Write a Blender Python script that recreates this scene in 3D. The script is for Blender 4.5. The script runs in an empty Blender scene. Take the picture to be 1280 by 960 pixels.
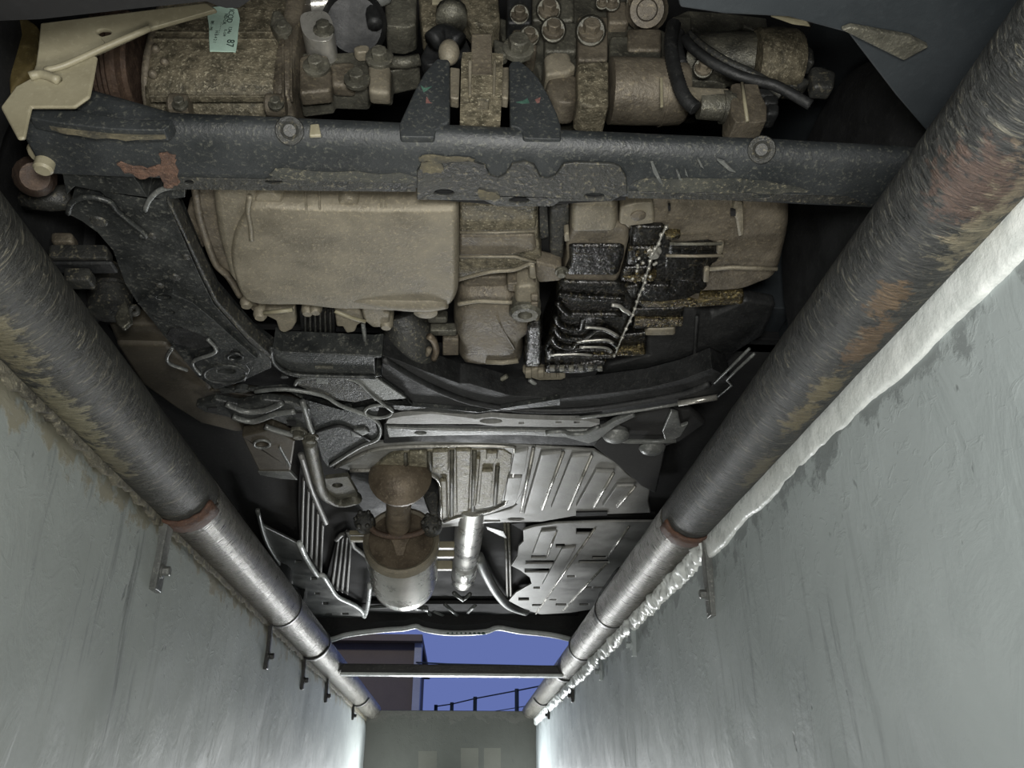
import bpy, bmesh, math, random
from math import sin, cos, pi, atan, radians, sqrt
from mathutils import Vector, Matrix, noise
from mathutils.geometry import tessellate_polygon

random.seed(7)
scene = bpy.context.scene
COL = scene.collection

# ------------------------------------------------------------------ camera
FPX = 1050.0                                   # focal length in pixels of the 1280 px wide frame
TH = atan(525 / FPX)                           # camera looks up
PSI = atan(72 / FPX * cos(TH))                 # and a little to the right of the pit
CZ = 1.05                                      # camera height above the pit floor
CAM = Vector((0, 0, CZ))
_c, _s, _cp, _sp = cos(TH), sin(TH), cos(PSI), sin(PSI)
FWD = Vector((_sp * _c, _cp * _c, _s)); RGT = Vector((_cp, -_sp, 0)); UPV = Vector((-_sp * _s, -_cp * _s, _c))
cd = bpy.data.cameras.new('camera'); cam = bpy.data.objects.new('camera', cd); COL.objects.link(cam)
cd.sensor_width = 36; cd.lens = FPX / 1280 * 36; cd.clip_start = 0.02; cd.clip_end = 200
cam.matrix_world = Matrix(((RGT.x, UPV.x, -FWD.x, 0), (RGT.y, UPV.y, -FWD.y, 0), (RGT.z, UPV.z, -FWD.z, CZ), (0, 0, 0, 1)))
scene.camera = cam

# ------------------------------------------------------------------ world, light, exposure
def lin(r, g, b):
    f = lambda v: (v / 255 / 12.92) if v <= 10 else ((v / 255 + .055) / 1.055) ** 2.4
    return (f(r), f(g), f(b), 1)

world = bpy.data.worlds.new('dusk_sky'); scene.world = world; world.use_nodes = True
bg = world.node_tree.nodes['Background']
bg.inputs[0].default_value = lin(98, 113, 172); bg.inputs[1].default_value = 1.0

def area(name, loc, target, sx, sy, power, col=(1, .96, .88)):
    l = bpy.data.lights.new(name, 'AREA'); l.shape = 'RECTANGLE'; l.size = sx; l.size_y = sy
    l.energy = power; l.color = col
    o = bpy.data.objects.new(name, l); COL.objects.link(o)
    o.location = Vector(loc) + CAM
    o.rotation_euler = (Vector(target) - Vector(loc)).to_track_quat('-Z', 'Y').to_euler()
    return o
LAMP_NEAR = 9; LAMP_MID = 6; LAMP_END = 32; LAMP_HAND = 14
area('inspection_light', (0.0, 0.05, -0.38), (0, .95, .9), .5, .25, LAMP_NEAR, (1, .97, .90))
area('hand_light', (0.02, -.10, .10), (0, .95, 1.02), .22, .16, LAMP_HAND, (1, .99, .96))
area('pit_light_mid', (-.02, 2.3, -0.75), (0, 2.5, .8), .25, 1.2, LAMP_MID, (1, .97, .92))
area('pit_light_end', (-.02, 6.1, -0.15), (0, 4.2, .55), .7, .25, LAMP_END, (.97, .99, 1))

for sx in (-1, 1):
    area('corner_light', (-.03 + sx * .36, 5.95, -.12), (-.03 + sx * .66, 5.85, .42), .10, .5, 7.5, (.97, .99, 1))
area('house_fill_light', (-1.5, 9.0, 4.4), (-4.5, 14, 1.5), .5, .5, 85, (1, .92, .78))  # added warm fill that keeps the house brown; no lamp is visible there
vs = scene.view_settings
vs.view_transform = 'Standard'; vs.look = 'None'; vs.gamma = 1; vs.use_curve_mapping = False; vs.exposure = 0.0

# ------------------------------------------------------------------ pixel -> place on a plane of known depth
def ray(px, py): return FWD + RGT * ((px - 640) / FPX) + UPV * ((480 - py) / FPX)
def on(p, plane):
    r = ray(*p); k = plane[0]
    if k == 'h': t = plane[1] / r.z
    elif k == 'v': t = plane[1] / r.y
    elif k == 'x': t = plane[1] / r.x
    else: _, y0, z0, s = plane; t = (z0 - s * y0) / (r.z - s * r.y)
    return CAM + r * t
def Hh(px, py, z): return on((px, py), ('h', z))
def Vv(px, py, y): return on((px, py), ('v', y))
def nrm(plane):
    k = plane[0]
    if k == 'h': return Vector((0, 0, 1))
    if k == 'v': return Vector((0, 1, 0))
    if k == 'x': return Vector((1 if plane[1] > 0 else -1, 0, 0))
    n = Vector((0, -plane[3], 1)).normalized(); return n
def zone(x0, y0, k=3.2): return lambda *p: [(x0 + x / k, y0 + y / k) for x, y in p]
A, B, C, D = zone(0, 0), zone(340, 0), zone(640, 0), zone(880, 0)
Ez, Fz, G, Hz = zone(0, 230), zone(200, 220), zone(540, 220), zone(880, 230)
I, J, K, L = zone(0, 430), zone(300, 480), zone(520, 480), zone(880, 480)
M, N, O = zone(200, 660), zone(400, 740, 4), zone(560, 660)

# ------------------------------------------------------------------ materials
MATS = {}
class NT:
    def __init__(s, name):
        m = bpy.data.materials.new(name); m.use_nodes = True; s.m = m; s.t = m.node_tree; s.b = s.t.nodes['Principled BSDF']; MATS[name] = m
    def n(s, kind, **kw):
        x = s.t.nodes.new(kind)
        for k, v in kw.items(): setattr(x, k, v)
        return x
    def l(s, a, b): s.t.links.new(a, b)
    def pos(s, scale=(1, 1, 1), uv=False):
        g = s.n('ShaderNodeTexCoord').outputs['UV'] if uv else s.n('ShaderNodeNewGeometry').outputs['Position']
        mp = s.n('ShaderNodeMapping'); mp.inputs['Scale'].default_value = scale
        s.l(g, mp.inputs['Vector']); return mp.outputs['Vector']
    def noise(s, vec, scale, detail=5, rough=.6, dist=0):
        x = s.n('ShaderNodeTexNoise'); x.inputs['Scale'].default_value = scale; x.inputs['Detail'].default_value = detail
        x.inputs['Roughness'].default_value = rough; x.inputs['Distortion'].default_value = dist
        s.l(vec, x.inputs['Vector']); return x.outputs['Fac']
    def ramp(s, fac, lo, hi):
        x = s.n('ShaderNodeMapRange'); x.inputs['From Min'].default_value = lo; x.inputs['From Max'].default_value = hi
        s.l(fac, x.inputs['Value']); return x.outputs['Result']
    def mix(s, fac, a, b):
        x = s.n('ShaderNodeMix', data_type='RGBA')
        if isinstance(fac, (int, float)): x.inputs[0].default_value = fac
        else: s.l(fac, x.inputs[0])
        for sock, v in ((x.inputs[6], a), (x.inputs[7], b)):
            if isinstance(v, tuple): sock.default_value = v
            else: s.l(v, sock)
        return x.outputs[2]
    def math(s, op, a, b=0):
        x = s.n('ShaderNodeMath', operation=op)
        for i, v in enumerate((a, b)):
            if isinstance(v, (int, float)): x.inputs[i].default_value = v
            else: s.l(v, x.inputs[i])
        return x.outputs[0]
    def bump(s, h, strength, dist=.01):
        x = s.n('ShaderNodeBump'); x.inputs['Strength'].default_value = strength; x.inputs['Distance'].default_value = dist
        s.l(h, x.inputs['Height']); s.l(x.outputs[0], s.b.inputs['Normal'])
    def fin(s, col, rough=.6, metal=0.0):
        for k, v in (('Base Color', col), ('Roughness', rough), ('Metallic', metal)):
            if isinstance(v, (int, float, tuple)): s.b.inputs[k].default_value = v
            else: s.l(v, s.b.inputs[k])
        return s.m

def grimy(name, base, dark, dust, rough=.6, metal=0., sc=14, speck=160, amt=.5, bump=.35, dustamt=.5, spec=.5):
    """cast or painted metal: blotchy tone, fine speckle of dust, light relief"""
    t = NT(name); p = t.pos()
    big = t.ramp(t.noise(p, sc, 6, .65), .35, .68)
    c = t.mix(big, lin(*dark), lin(*base))
    fine = t.noise(p, speck, 3, .7)
    sp = t.math('MULTIPLY', t.ramp(fine, .55, .72), dustamt)
    c = t.mix(sp, c, lin(*dust))
    t.bump(t.math('ADD', t.math('MULTIPLY', big, .5), fine), bump, .004)
    r = t.math('ADD', t.math('MULTIPLY', big, .2), rough - .1)
    t.b.inputs['Specular IOR Level'].default_value = spec
    return t.fin(c, r, metal)

grimy('cast_tan', (142, 135, 118), (106, 100, 86), (182, 170, 142), .55, .25, 12, 190, bump=.3)
grimy('cast_brown', (120, 112, 97), (78, 72, 62), (158, 146, 120), .55, .3, 16, 150, bump=.45)
grimy('cast_grey', (112, 110, 98), (68, 67, 60), (160, 156, 136), .5, .4, 18, 150, bump=.5)
grimy('cast_speckled', (126, 118, 98), (70, 66, 54), (190, 182, 156), .55, .2, 60, 210, bump=.6, dustamt=.8)
grimy('black_paint', (50, 53, 54), (34, 37, 38), (116, 116, 104), .5, .0, 9, 170, bump=.25, dustamt=.45)
grimy('dust_film', (74, 74, 66), (46, 48, 46), (140, 134, 112), .6, 0, 30, 150, bump=.4, dustamt=.8)
grimy('black_dusty', (62, 62, 58), (38, 39, 38), (128, 122, 102), .5, .0, 22, 130, bump=.5, dustamt=.7)
grimy('subframe_paint', (62, 64, 62), (36, 38, 38), (134, 134, 124), .42, .2, 14, 120, bump=.35, dustamt=.5)
grimy('grey_steel', (132, 134, 130), (92, 94, 92), (180, 180, 172), .4, .3, 10, 150, bump=.25)
grimy('panel_alu', (160, 160, 156), (122, 122, 118), (196, 196, 188), .5, .25, 7, 140, bump=.2, dustamt=.35)
grimy('shield_gold', (140, 134, 112), (84, 80, 66), (204, 198, 172), .45, .2, 40, 150, bump=.8, dustamt=.8)
grimy('bright_metal', (196, 194, 186), (150, 148, 140), (226, 224, 214), .3, .6, 9, 130, bump=.2, dustamt=.3)
grimy('cream_plastic', (158, 152, 128), (132, 126, 104), (182, 176, 152), .5, 0, 7, 120, bump=.12, dustamt=.3)
grimy('tarnish', (112, 98, 58), (76, 66, 42), (150, 136, 92), .55, .1, 14, 90, bump=.3)
grimy('rust_brown', (92, 74, 60), (62, 50, 42), (128, 106, 86), .65, .1, 26, 130, bump=.5)
grimy('exhaust_rust', (128, 116, 98), (88, 78, 66), (166, 154, 132), .5, .35, 18, 130, bump=.35)
grimy('rubber', (34, 35, 35), (20, 21, 21), (72, 72, 68), .6, 0, 16, 120, bump=.3, dustamt=.4)
grimy('dark_under', (58, 58, 57), (44, 44, 44), (78, 78, 74), .85, 0, 5, 90, bump=.2, dustamt=.3, spec=.15)
grimy('slate_haze', (46, 51, 54), (36, 41, 44), (64, 70, 72), .65, 0, 4, 80, bump=.15, dustamt=.2)  # lens haze over the upper right is mixed into this slate tone
grimy('oily_black', (30, 29, 26), (14, 14, 13), (112, 104, 80), .2, .2, 22, 110, bump=.6, dustamt=.35)
grimy('oily_gold', (84, 74, 46), (24, 22, 17), (190, 172, 116), .2, .4, 60, 170, bump=.8, dustamt=.8)
grimy('brown_under', (86, 80, 68), (62, 58, 50), (112, 106, 90), .55, .1, 6, 120, bump=.2, dustamt=.4)
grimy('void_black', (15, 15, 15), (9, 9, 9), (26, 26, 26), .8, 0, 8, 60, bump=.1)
grimy('tyre_black', (32, 33, 33), (22, 22, 22), (54, 54, 52), .75, 0, 9, 90, bump=.3)
grimy('dust_tan', (106, 99, 78), (62, 60, 52), (140, 132, 108), .8, 0, 40, 130, bump=.4)
grimy('paint_green', (66, 98, 84), (50, 78, 68), (84, 116, 100), .6, 0, 40, 200)
grimy('paint_red', (124, 88, 82), (98, 68, 64), (146, 108, 100), .6, 0, 40, 200)
grimy('sticker', (192, 218, 204), (178, 206, 190), (206, 226, 214), .45, 0, 20, 200, bump=.05, dustamt=.3)
grimy('ink', (30, 50, 46), (22, 38, 36), (50, 70, 64), .6, 0, 20, 200, bump=.05, dustamt=.2)
grimy('rust_orange', (94, 66, 50), (62, 44, 36), (128, 94, 72), .7, 0, 50, 160, bump=.7)
grimy('rust_scale', (112, 84, 68), (76, 58, 48), (150, 118, 96), .75, 0, 45, 140, bump=1.0, dustamt=.6)
grimy('bar_steel', (60, 60, 58), (42, 42, 41), (90, 90, 84), .4, .3, 12, 120)
grimy('white_strip', (232, 236, 233), (204, 209, 206), (244, 246, 243), .3, 0, 22, 110, bump=.3, dustamt=.3)
grimy('house_brown', (112, 104, 96), (98, 91, 84), (122, 114, 106), .8, 0, 2, 40, bump=.1)
grimy('house_trim', (176, 184, 196), (156, 164, 178), (190, 196, 204), .7, 0, 2, 40, bump=.1)
grimy('fence_green', (56, 70, 76), (44, 56, 62), (70, 84, 88), .7, 0, 6, 60)
grimy('concrete', (120, 118, 112), (92, 90, 86), (146, 144, 136), .85, 0, 5, 70, bump=.5)
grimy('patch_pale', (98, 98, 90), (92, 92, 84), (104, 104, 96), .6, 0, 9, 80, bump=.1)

def wall_mat(name, base, low, grime, top_z, flake):
    t = NT(name); p = t.pos()
    blot = t.ramp(t.noise(p, 2.2, 6, .6, .3), .3, .75)
    c = t.mix(blot, lin(*low), lin(*base))
    st = t.ramp(t.noise(t.pos((9, 9, .9)), 3.4, 7, .68), .54, .74)        # vertical drip marks
    far = t.ramp(t.noise(t.pos((1.1, .55, .5)), 1.6, 3, .5), .42, .62)
    c = t.mix(t.math('MULTIPLY', t.math('MULTIPLY', st, .8), far), c, lin(*grime))
    pits = t.ramp(t.noise(t.pos((1, 1, .55)), 34, 3, .5), .70, .76)
    c = t.mix(t.math('MULTIPLY', pits, .55), c, lin(70, 74, 72))
    sep = t.n('ShaderNodeSeparateXYZ'); t.l(p, sep.inputs[0])
    near_top = t.ramp(sep.outputs[2], top_z - .13, top_z)
    fl = t.ramp(t.math('ADD', t.math('MULTIPLY', near_top, .42), t.noise(p, 13, 7, .65)), .78, .86)
    c = t.mix(t.math('MULTIPLY', fl, .8), c, lin(*flake))
    lumps = t.ramp(t.noise(t.pos((1, 1, .6)), 9, 7, .6, .6), .45, .8)
    h = t.math('ADD', t.math('ADD', t.math('MULTIPLY', lumps, .7), t.math('MULTIPLY', t.noise(p, 60, 4, .6), .14)),
               t.math('SUBTRACT', t.math('MULTIPLY', fl, .5), t.math('MULTIPLY', pits, .4)))
    near2 = t.ramp(sep.outputs[2], top_z - .34, top_z - .02)
    bl = t.ramp(t.noise(t.pos((1, .7, 1)), 38, 5, .6, .8), .56, .72)
    h = t.math('ADD', h, t.math('MULTIPLY', t.math('MULTIPLY', bl, near2), .55))
    t.bump(h, .24, .010)
    return t.fin(c, .55, 0)
wall_mat('wall_paint_left', (166, 172, 169), (144, 150, 147), (70, 74, 74), CZ + .54, (134, 128, 108))
wall_mat('wall_paint_right', (170, 178, 178), (150, 158, 158), (76, 80, 80), CZ + .51, (120, 126, 126))
wall_mat('wall_paint_end', (86, 88, 82), (74, 76, 70), (70, 70, 66), CZ + .58, (90, 90, 84))

def pipe_mat(name, base, dark, light, patches, rough, metal, relief=.8):
    """scuffed steel: streaks run round the pipe; rust stains sit at given places (v metres along, u turn)"""
    t = NT(name); uv = t.pos((1, 1, 1), True)
    m2 = t.pos((7, 110, 1), True)
    mm = t.n('ShaderNodeMapping'); mm.inputs['Rotation'].default_value = (0, 0, .0); t.l(m2, mm.inputs['Vector'])
    st = t.noise(mm.outputs[0], 1.5, 5, .6, 1.1)
    c = t.mix(t.ramp(st, .36, .66), lin(*dark), lin(*base))
    c = t.mix(t.math('MULTIPLY', t.ramp(st, .57, .74), .6), c, lin(*light))
    fk = t.noise(t.pos((9, 70, 1), True), 1.9, 4, .65, 1.6)
    c = t.mix(t.math('MULTIPLY', t.ramp(fk, .60, .68), t.math('MULTIPLY', t.ramp(t.noise(t.pos((3, 4, 1), True), 1.5, 3, .5), .42, .6), .7)), c, lin(*light))
    blot = t.noise(t.pos((3, 14, 1), True), 1.6, 6, .65)
    sep = t.n('ShaderNodeSeparateXYZ'); t.l(uv, sep.inputs[0])
    nz = t.noise(t.pos((9, 26, 1), True), 2.2, 8, .7)
    for (u, v, ru, rv, col, amt) in patches:
        du = t.math('DIVIDE', t.math('SUBTRACT', sep.outputs[0], u), ru)
        dv = t.math('DIVIDE', t.math('SUBTRACT', sep.outputs[1], v), rv)
        d = t.math('SQRT', t.math('ADD', t.math('MULTIPLY', du, du), t.math('MULTIPLY', dv, dv)))
        k = t.ramp(t.math('ADD', d, t.math('MULTIPLY', t.math('SUBTRACT', nz, .5), 4.6)), 1.15, .75)
        c = t.mix(t.math('MULTIPLY', k, amt), c, t.mix(t.ramp(st, .3, .7), lin(*[int(x * .7) for x in col]), lin(*col)))
    t.bump(t.math('ADD', t.math('ADD', st, t.math('MULTIPLY', blot, 1.1)), t.math('MULTIPLY', fk, .5)), relief, .012)
    return t.fin(c, t.math('ADD', t.math('MULTIPLY', st, .3), rough - .15), metal)

# ------------------------------------------------------------------ object helpers
WL = {}
def link(name, me, parent=None, label=None, loc=Vector((0, 0, 0))):
    o = bpy.data.objects.new(name, me); COL.objects.link(o)
    WL[o.name] = loc.copy()
    if parent is not None:
        o.parent = parent; o.location = loc - WL[parent.name]
    else: o.location = loc
    if label: o['label'] = label
    return o
def thing(name, label, cat, loc, group=None):
    o = link(name, None, None, label, Vector(loc)); o['category'] = cat; o.empty_display_size = .05
    if group: o['group'] = group
    return o
def mk(name, verts, faces, mat, parent=None, label=None, smooth=False, bev=0, uvs=None, seg=2):
    verts = [Vector(v) for v in verts]
    lo = Vector([min(v[i] for v in verts) for i in range(3)]); hi = Vector([max(v[i] for v in verts) for i in range(3)])
    c = (lo + hi) / 2
    if parent is None: c.z = lo.z
    me = bpy.data.meshes.new(name); me.from_pydata([v - c for v in verts], [], faces); me.update()
    if uvs:
        ul = me.uv_layers.new(name='UVMap')
        for lp in me.loops: ul.data[lp.index].uv = uvs[lp.vertex_index]
    bm = bmesh.new(); bm.from_mesh(me); bmesh.ops.recalc_face_normals(bm, faces=bm.faces); bm.to_mesh(me); bm.free()
    me.materials.append(MATS[mat])
    if smooth:
        for p in me.polygons: p.use_smooth = True
    o = link(name, me, parent, label, c)
    if bev:
        b = o.modifiers.new('bevel', 'BEVEL'); b.width = bev; b.segments = seg; b.limit_method = 'ANGLE'; b.angle_limit = radians(35); b.use_clamp_overlap = True
        for p in me.polygons: p.use_smooth = True
        try:
            w = o.modifiers.new('wn', 'WEIGHTED_NORMAL'); w.keep_sharp = True
        except Exception: pass
    return o
def structure(o, kind='structure'): o['kind'] = kind; return o

def cr(pts, n=4, closed=True):
    """Catmull-Rom through the points"""
    out = []; m = len(pts)
    for i in range(m if closed else m - 1):
        P = [pts[(i + k) % m] if closed else pts[min(max(i + k, 0), m - 1)] for k in (-1, 0, 1, 2)]
        for j in range(n):
            t = j / n
            out.append(tuple(.5 * ((2 * b) + (c - a) * t + (2 * a - 5 * b + 4 * c - d) * t * t + (-a + 3 * b - 3 * c + d) * t ** 3) for a, b, c, d in zip(*P)))
    if not closed: out.append(tuple(pts[-1]))
    return out
def oval(cx, cy, rx, ry=None, n=14, rot=0):
    ry = ry or rx
    return [(cx + rx * cos(a) * cos(rot) - ry * sin(a) * sin(rot), cy + rx * cos(a) * sin(rot) + ry * sin(a) * cos(rot)) for a in [2 * pi * i / n for i in range(n)]]
def rect(x0, y0, x1, y1): return [(x0, y0), (x1, y0), (x1, y1), (x0, y1)]

def slab(name, parent, pts, plane, thick, mat, holes=(), bev=.002, label=None, sm=0, seg=2, lift=0, jag=0):
    """plate: outline (with real holes) laid on a plane of known depth and extruded away from the viewer's side"""
    if sm: pts = cr(pts, sm)
    if jag: pts = [(x + random.uniform(-jag, jag), y + random.uniform(-jag, jag)) for x, y in cr(pts, 4)]
    n = nrm(plane)
    loops = [[on(p, plane) - n * lift for p in lp] for lp in [pts] + list(holes)]
    tris = tessellate_polygon(loops)
    flat = [v for lp in loops for v in lp]; N0 = len(flat)
    verts = flat + [v + n * thick for v in flat]
    faces = [tuple(t) for t in tris] + [tuple(i + N0 for i in reversed(t)) for t in tris]
    s = 0
    for lp in loops:
        m = len(lp)
        for i in range(m):
            a, b = s + i, s + (i + 1) % m
            faces.append((a, b, b + N0, a + N0))
        s += m
    return mk(name, verts, faces, mat, parent, label, bev=bev, seg=seg)
def puff(name, parent, pts, plane, thick, mat, f=.08, h=.03, dome=0, label=None, sm=3):
    """cast body with a rounded rim: the outline shrinks towards its middle as it comes down to the plane"""
    if sm: pts = cr(pts, sm)
    n = nrm(plane); P = [on(p, plane) for p in pts]; c = sum(P, Vector()) / len(P)
    rings = []
    for s, d in [(1, thick), (1, h)] + [(1 - f * (1 - cos(a)), h * (1 - sin(a))) for a in [pi / 2 * k / 7 for k in range(1, 8)]] + [(.6, -dome * .6), (.3, -dome), (.02, -dome)]:
        rings.append([c + (v - c) * s + n * d for v in P])
    return loft(name, rings, mat, parent, label)
def loft(name, rings, mat, parent=None, label=None, closed=True, caps=True, smooth=True, bev=0, uv=False):
    m = len(rings[0]); verts = [v for r in rings for v in r]; faces = []
    for i in range(len(rings) - 1):
        for j in range(m if closed else m - 1):
            a = i * m + j; b = i * m + (j + 1) % m
            faces.append((a, b, b + m, a + m))
    if caps and closed:
        faces.append(tuple(range(m))); faces.append(tuple(range((len(rings) - 1) * m, len(rings) * m)))
    return mk(name, verts, faces, mat, parent, label, smooth=smooth, bev=bev)
def basis(d):
    d = d.normalized(); u = d.orthogonal().normalized(); return u, d.cross(u)
def tube(name, pts, r, mat, parent=None, label=None, n=10, sm=0, rib=None):
    pts = [Vector(p) for p in pts]
    if sm: pts = [Vector(p) for p in cr([tuple(p) for p in pts], sm, False)]
    L = len(pts); rr = r if isinstance(r, (list, tuple)) else None
    rings = []; u = None
    for i, p in enumerate(pts):
        d = (pts[min(i + 1, L - 1)] - pts[max(i - 1, 0)]).normalized()
        if u is None: u, _ = basis(d)
        u = (u - d * u.dot(d)).normalized(); w = d.cross(u)
        t = i / max(L - 1, 1)
        R = (rr[min(int(t * (len(rr) - 1)), len(rr) - 2)] * (1 - (t * (len(rr) - 1)) % 1 if t < 1 else 0) + rr[min(int(t * (len(rr) - 1)) + 1, len(rr) - 1)] * ((t * (len(rr) - 1)) % 1 if t < 1 else 1)) if rr else r
        if rib: R *= 1 + rib * (i % 2)
        rings.append([p + u * (R * cos(2 * pi * k / n)) + w * (R * sin(2 * pi * k / n)) for k in range(n)])
    return loft(name, rings, mat, parent, label)
def lathe(name, p0, p1, prof, mat, parent=None, label=None, n=28, sx=1.0):
    """prof: (t along p0->p1, radius)"""
    p0, p1 = Vector(p0), Vector(p1); d = p1 - p0
    w = Vector((0, 0, 1)); u = d.normalized().cross(w)
    if u.length < .1: u, w = basis(d)
    else: u.normalize(); w = u.cross(d.normalized())
    rings = [[p0 + d * t + (u * (cos(2 * pi * k / n) * sx) + w * sin(2 * pi * k / n)) * max(R, 1e-4) for k in range(n)] for t, R in prof]
    o = loft(name, rings, mat, parent, label)
    e = o.modifiers.new('edge', 'EDGE_SPLIT'); e.split_angle = radians(38)
    return o
def box8(name, lo, hi, mat, parent=None, label=None, bev=.003, seg=2):
    x0, y0, z0 = lo; x1, y1, z1 = hi
    v = [(x, y, z) for z in (z0, z1) for y in (y0, y1) for x in (x0, x1)]
    f = [(0, 1, 3, 2), (4, 5, 7, 6), (0, 1, 5, 4), (2, 3, 7, 6), (0, 2, 6, 4), (1, 3, 7, 5)]
    return mk(name, v, f, mat, parent, label, bev=bev, seg=seg)
def pbox(name, parent, x0, y0, x1, y1, Y, depth, mat, bev=.004, label=None, holes=(), seg=2):
    """block whose front face fills a rectangle at depth Y"""
    return slab(name, parent, rect(x0, y0, x1, y1), ('v', Y), depth, mat, bev=bev, label=label, holes=holes, seg=seg)
def bolt(parent, p, axis, r, mat='grey_steel', h=None, washer=1.5, name='bolt', label=None):
    """hex head on a washer; axis points out of the surface"""
    a = Vector(axis).normalized(); u, w = basis(a); h = h or r * .9; p = Vector(p)
    rings = []
    ring = lambda R, z, n=12: [p + a * z + (u * cos(2 * pi * k / 12) + w * sin(2 * pi * k / 12)) * R for k in range(12)]
    hexr = lambda R, z: [p + a * z + (u * cos(2 * pi * k / 12) + w * sin(2 * pi * k / 12)) * (R if k % 2 == 0 else R * .9) for k in range(12)]
    rings = [ring(r * washer, -r * .3), ring(r * washer, r * .18), ring(r * washer * .92, r * .25), hexr(r, r * .26), hexr(r, r * .26 + h), ring(r * .8, r * .26 + h * 1.12)]
    o = loft(name, rings, mat, parent, label); e = o.modifiers.new('edge', 'EDGE_SPLIT'); e.split_angle = radians(35)
    return o
def ball(name, c, rx, ry, rz, mat, parent, label=None, n=16):
    c = Vector(c); rings = []
    for i in range(1, 10):
        a = -pi / 2 + pi * i / 10
        rings.append([c + Vector((rx * cos(a) * cos(2 * pi * k / n), ry * cos(a) * sin(2 * pi * k / n), rz * sin(a))) for k in range(n)])
    return loft(name, rings, mat, parent, label)
def rbox_loft(name, x0, x1, yc, zc, hy, hz, p, mat, parent, label=None, ends=.01, n=28):
    """rounded block lying along X: superellipse section"""
    rings = []
    for t, k in ((0, .0), (0, .8), (.04, .95), (.1, 1), (.9, 1), (.96, .95), (1, .8), (1, 0)):
        x = x0 + (x1 - x0) * t; ring = []
        for i in range(n):
            a = 2 * pi * i / n; ca, sa = cos(a), sin(a)
            ring.append(Vector((x, yc + hy * k * math.copysign(abs(ca) ** (2 / p), ca), zc + hz * k * math.copysign(abs(sa) ** (2 / p), sa))) + CAM)
        rings.append(ring)
    rings[0] = [Vector((x0, yc, zc)) + CAM + (v - (Vector((x0, yc, zc)) + CAM)) * .01 for v in rings[1]]
    rings[-1] = [Vector((x1, yc, zc)) + CAM + (v - (Vector((x1, yc, zc)) + CAM)) * .01 for v in rings[-2]]
    return loft(name, rings, mat, parent, label)

# ================================================================== the pit
XL, XR, YE = -.632, .562, 6.40                 # wall faces and far end
YB = -1.6                                       # behind the viewer
ZG = .60                                        # ground level (above the camera)
def wob(v, s, a): return noise.noise(Vector(v) * s) * a
def plaster(name, x, side, ztop, mat):
    """one side wall: a thick slab with an uneven plastered inner face"""
    ny, nz = 340, 46; verts = []; faces = []
    for j in range(nz + 1):
        z = -CZ + (ztop + CZ) * j / nz
        for i in range(ny + 1):
            y = YB + (YE - YB) * i / ny
            d = wob((x, y, z), 2.1, .006) + wob((x + 9, y, z), 7, .0035) + wob((x + 3, y, z * .7), 22, .0016)
            top = max(0, (z - (ztop - .05)) / .05)
            d += top * (abs(wob((1, y, z), 28, .013)) + .003)
            verts.append(Vector((x + side * d, y, z)) + CAM)
    W1 = ny + 1
    for j in range(nz):
        for i in range(ny):
            a = j * W1 + i; faces.append((a, a + 1, a + 1 + W1, a + W1))
    s = len(verts)                               # back of the slab
    xb = x + side * .25
    for (y, z) in ((YB, -CZ), (YE, -CZ), (YE, ztop), (YB, ztop)): verts.append(Vector((xb, y, z)) + CAM)
    c = [0, ny, nz * W1 + ny, nz * W1]
    faces.append((s, s + 1, s + 2, s + 3))
    faces.append(tuple([i for i in range(0, W1)] + [s + 1, s]))
    faces.append(tuple([nz * W1 + i for i in range(W1)] + [s + 2, s + 3]))
    faces.append(tuple([j * W1 for j in range(nz + 1)] + [s + 3, s]))
    faces.append(tuple([j * W1 + ny for j in range(nz + 1)] + [s + 2, s + 1]))
    o = mk(name, verts, faces, mat, smooth=False)
    for p in o.data.polygons: p.use_smooth = len(p.vertices) == 4 and p.index < nz * ny
    return structure(o)
wall_left = plaster('wall_left', XL, -1, .535, 'wall_paint_left'); wall_left['label'] = 'grey painted plaster side wall with chipped yellowish top edge'
wall_right = plaster('wall_right', XR, 1, .56, 'wall_paint_right'); wall_right['label'] = 'grey painted plaster side wall under the white edge strip'
def sbox(name, lo, hi, mat, label, bev=.004):
    o = box8(name, Vector(lo) + CAM, Vector(hi) + CAM, mat, None, label, bev); return structure(o)
sbox('wall_end', (XL - .25, YE, -CZ), (XR + .25, YE + .25, .595), 'wall_paint_end', 'dark olive grey end wall of the pit')
sbox('floor', (XL - .25, YB, -CZ - .1), (XR + .25, YE + .25, -CZ), 'concrete', 'grey concrete floor of the inspection pit')
sbox('wall_back', (XL - .25, YB - .2, -CZ), (XR + .25, YB, .56), 'wall_paint_left', 'grey painted wall closing the pit behind the viewer')
sbox('ground_beside_wall_left', (-9, YB - 3, ZG - .2), (XL - .07, 32, ZG), 'concrete', 'concrete yard ground on the pipe side by the brown house')
sbox('ground_beside_wall_right', (XR + .07, YB - 3, ZG - .2), (11, 32, ZG), 'concrete', 'concrete yard ground on the side away from the brown house')
sbox('ground_end', (XL - .07, YE + .25, ZG - .2), (XR + .07, 32, ZG), 'concrete', 'concrete yard ground beyond the end wall')
sbox('added_ceiling', (-2.6, -3.2, 2.75), (2.6, 5.6, 2.9), 'concrete', 'added cover above the car that blocks sky light')  # unseen shell added to keep blue sky light off the car; walls follow
sbox('added_wall_left', (-2.75, -3.2, ZG), (-2.6, 5.6, 2.9), 'concrete', 'added side wall on the driver side that blocks sky light')
sbox('added_wall_right', (2.6, -3.2, ZG), (2.75, 5.6, 2.9), 'concrete', 'added side wall on the passenger side that blocks sky light')
sbox('added_wall_front', (-2.75, -3.35, ZG - .2), (2.75, -3.2, 2.9), 'concrete', 'added wall behind the viewer that blocks sky light')
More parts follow.
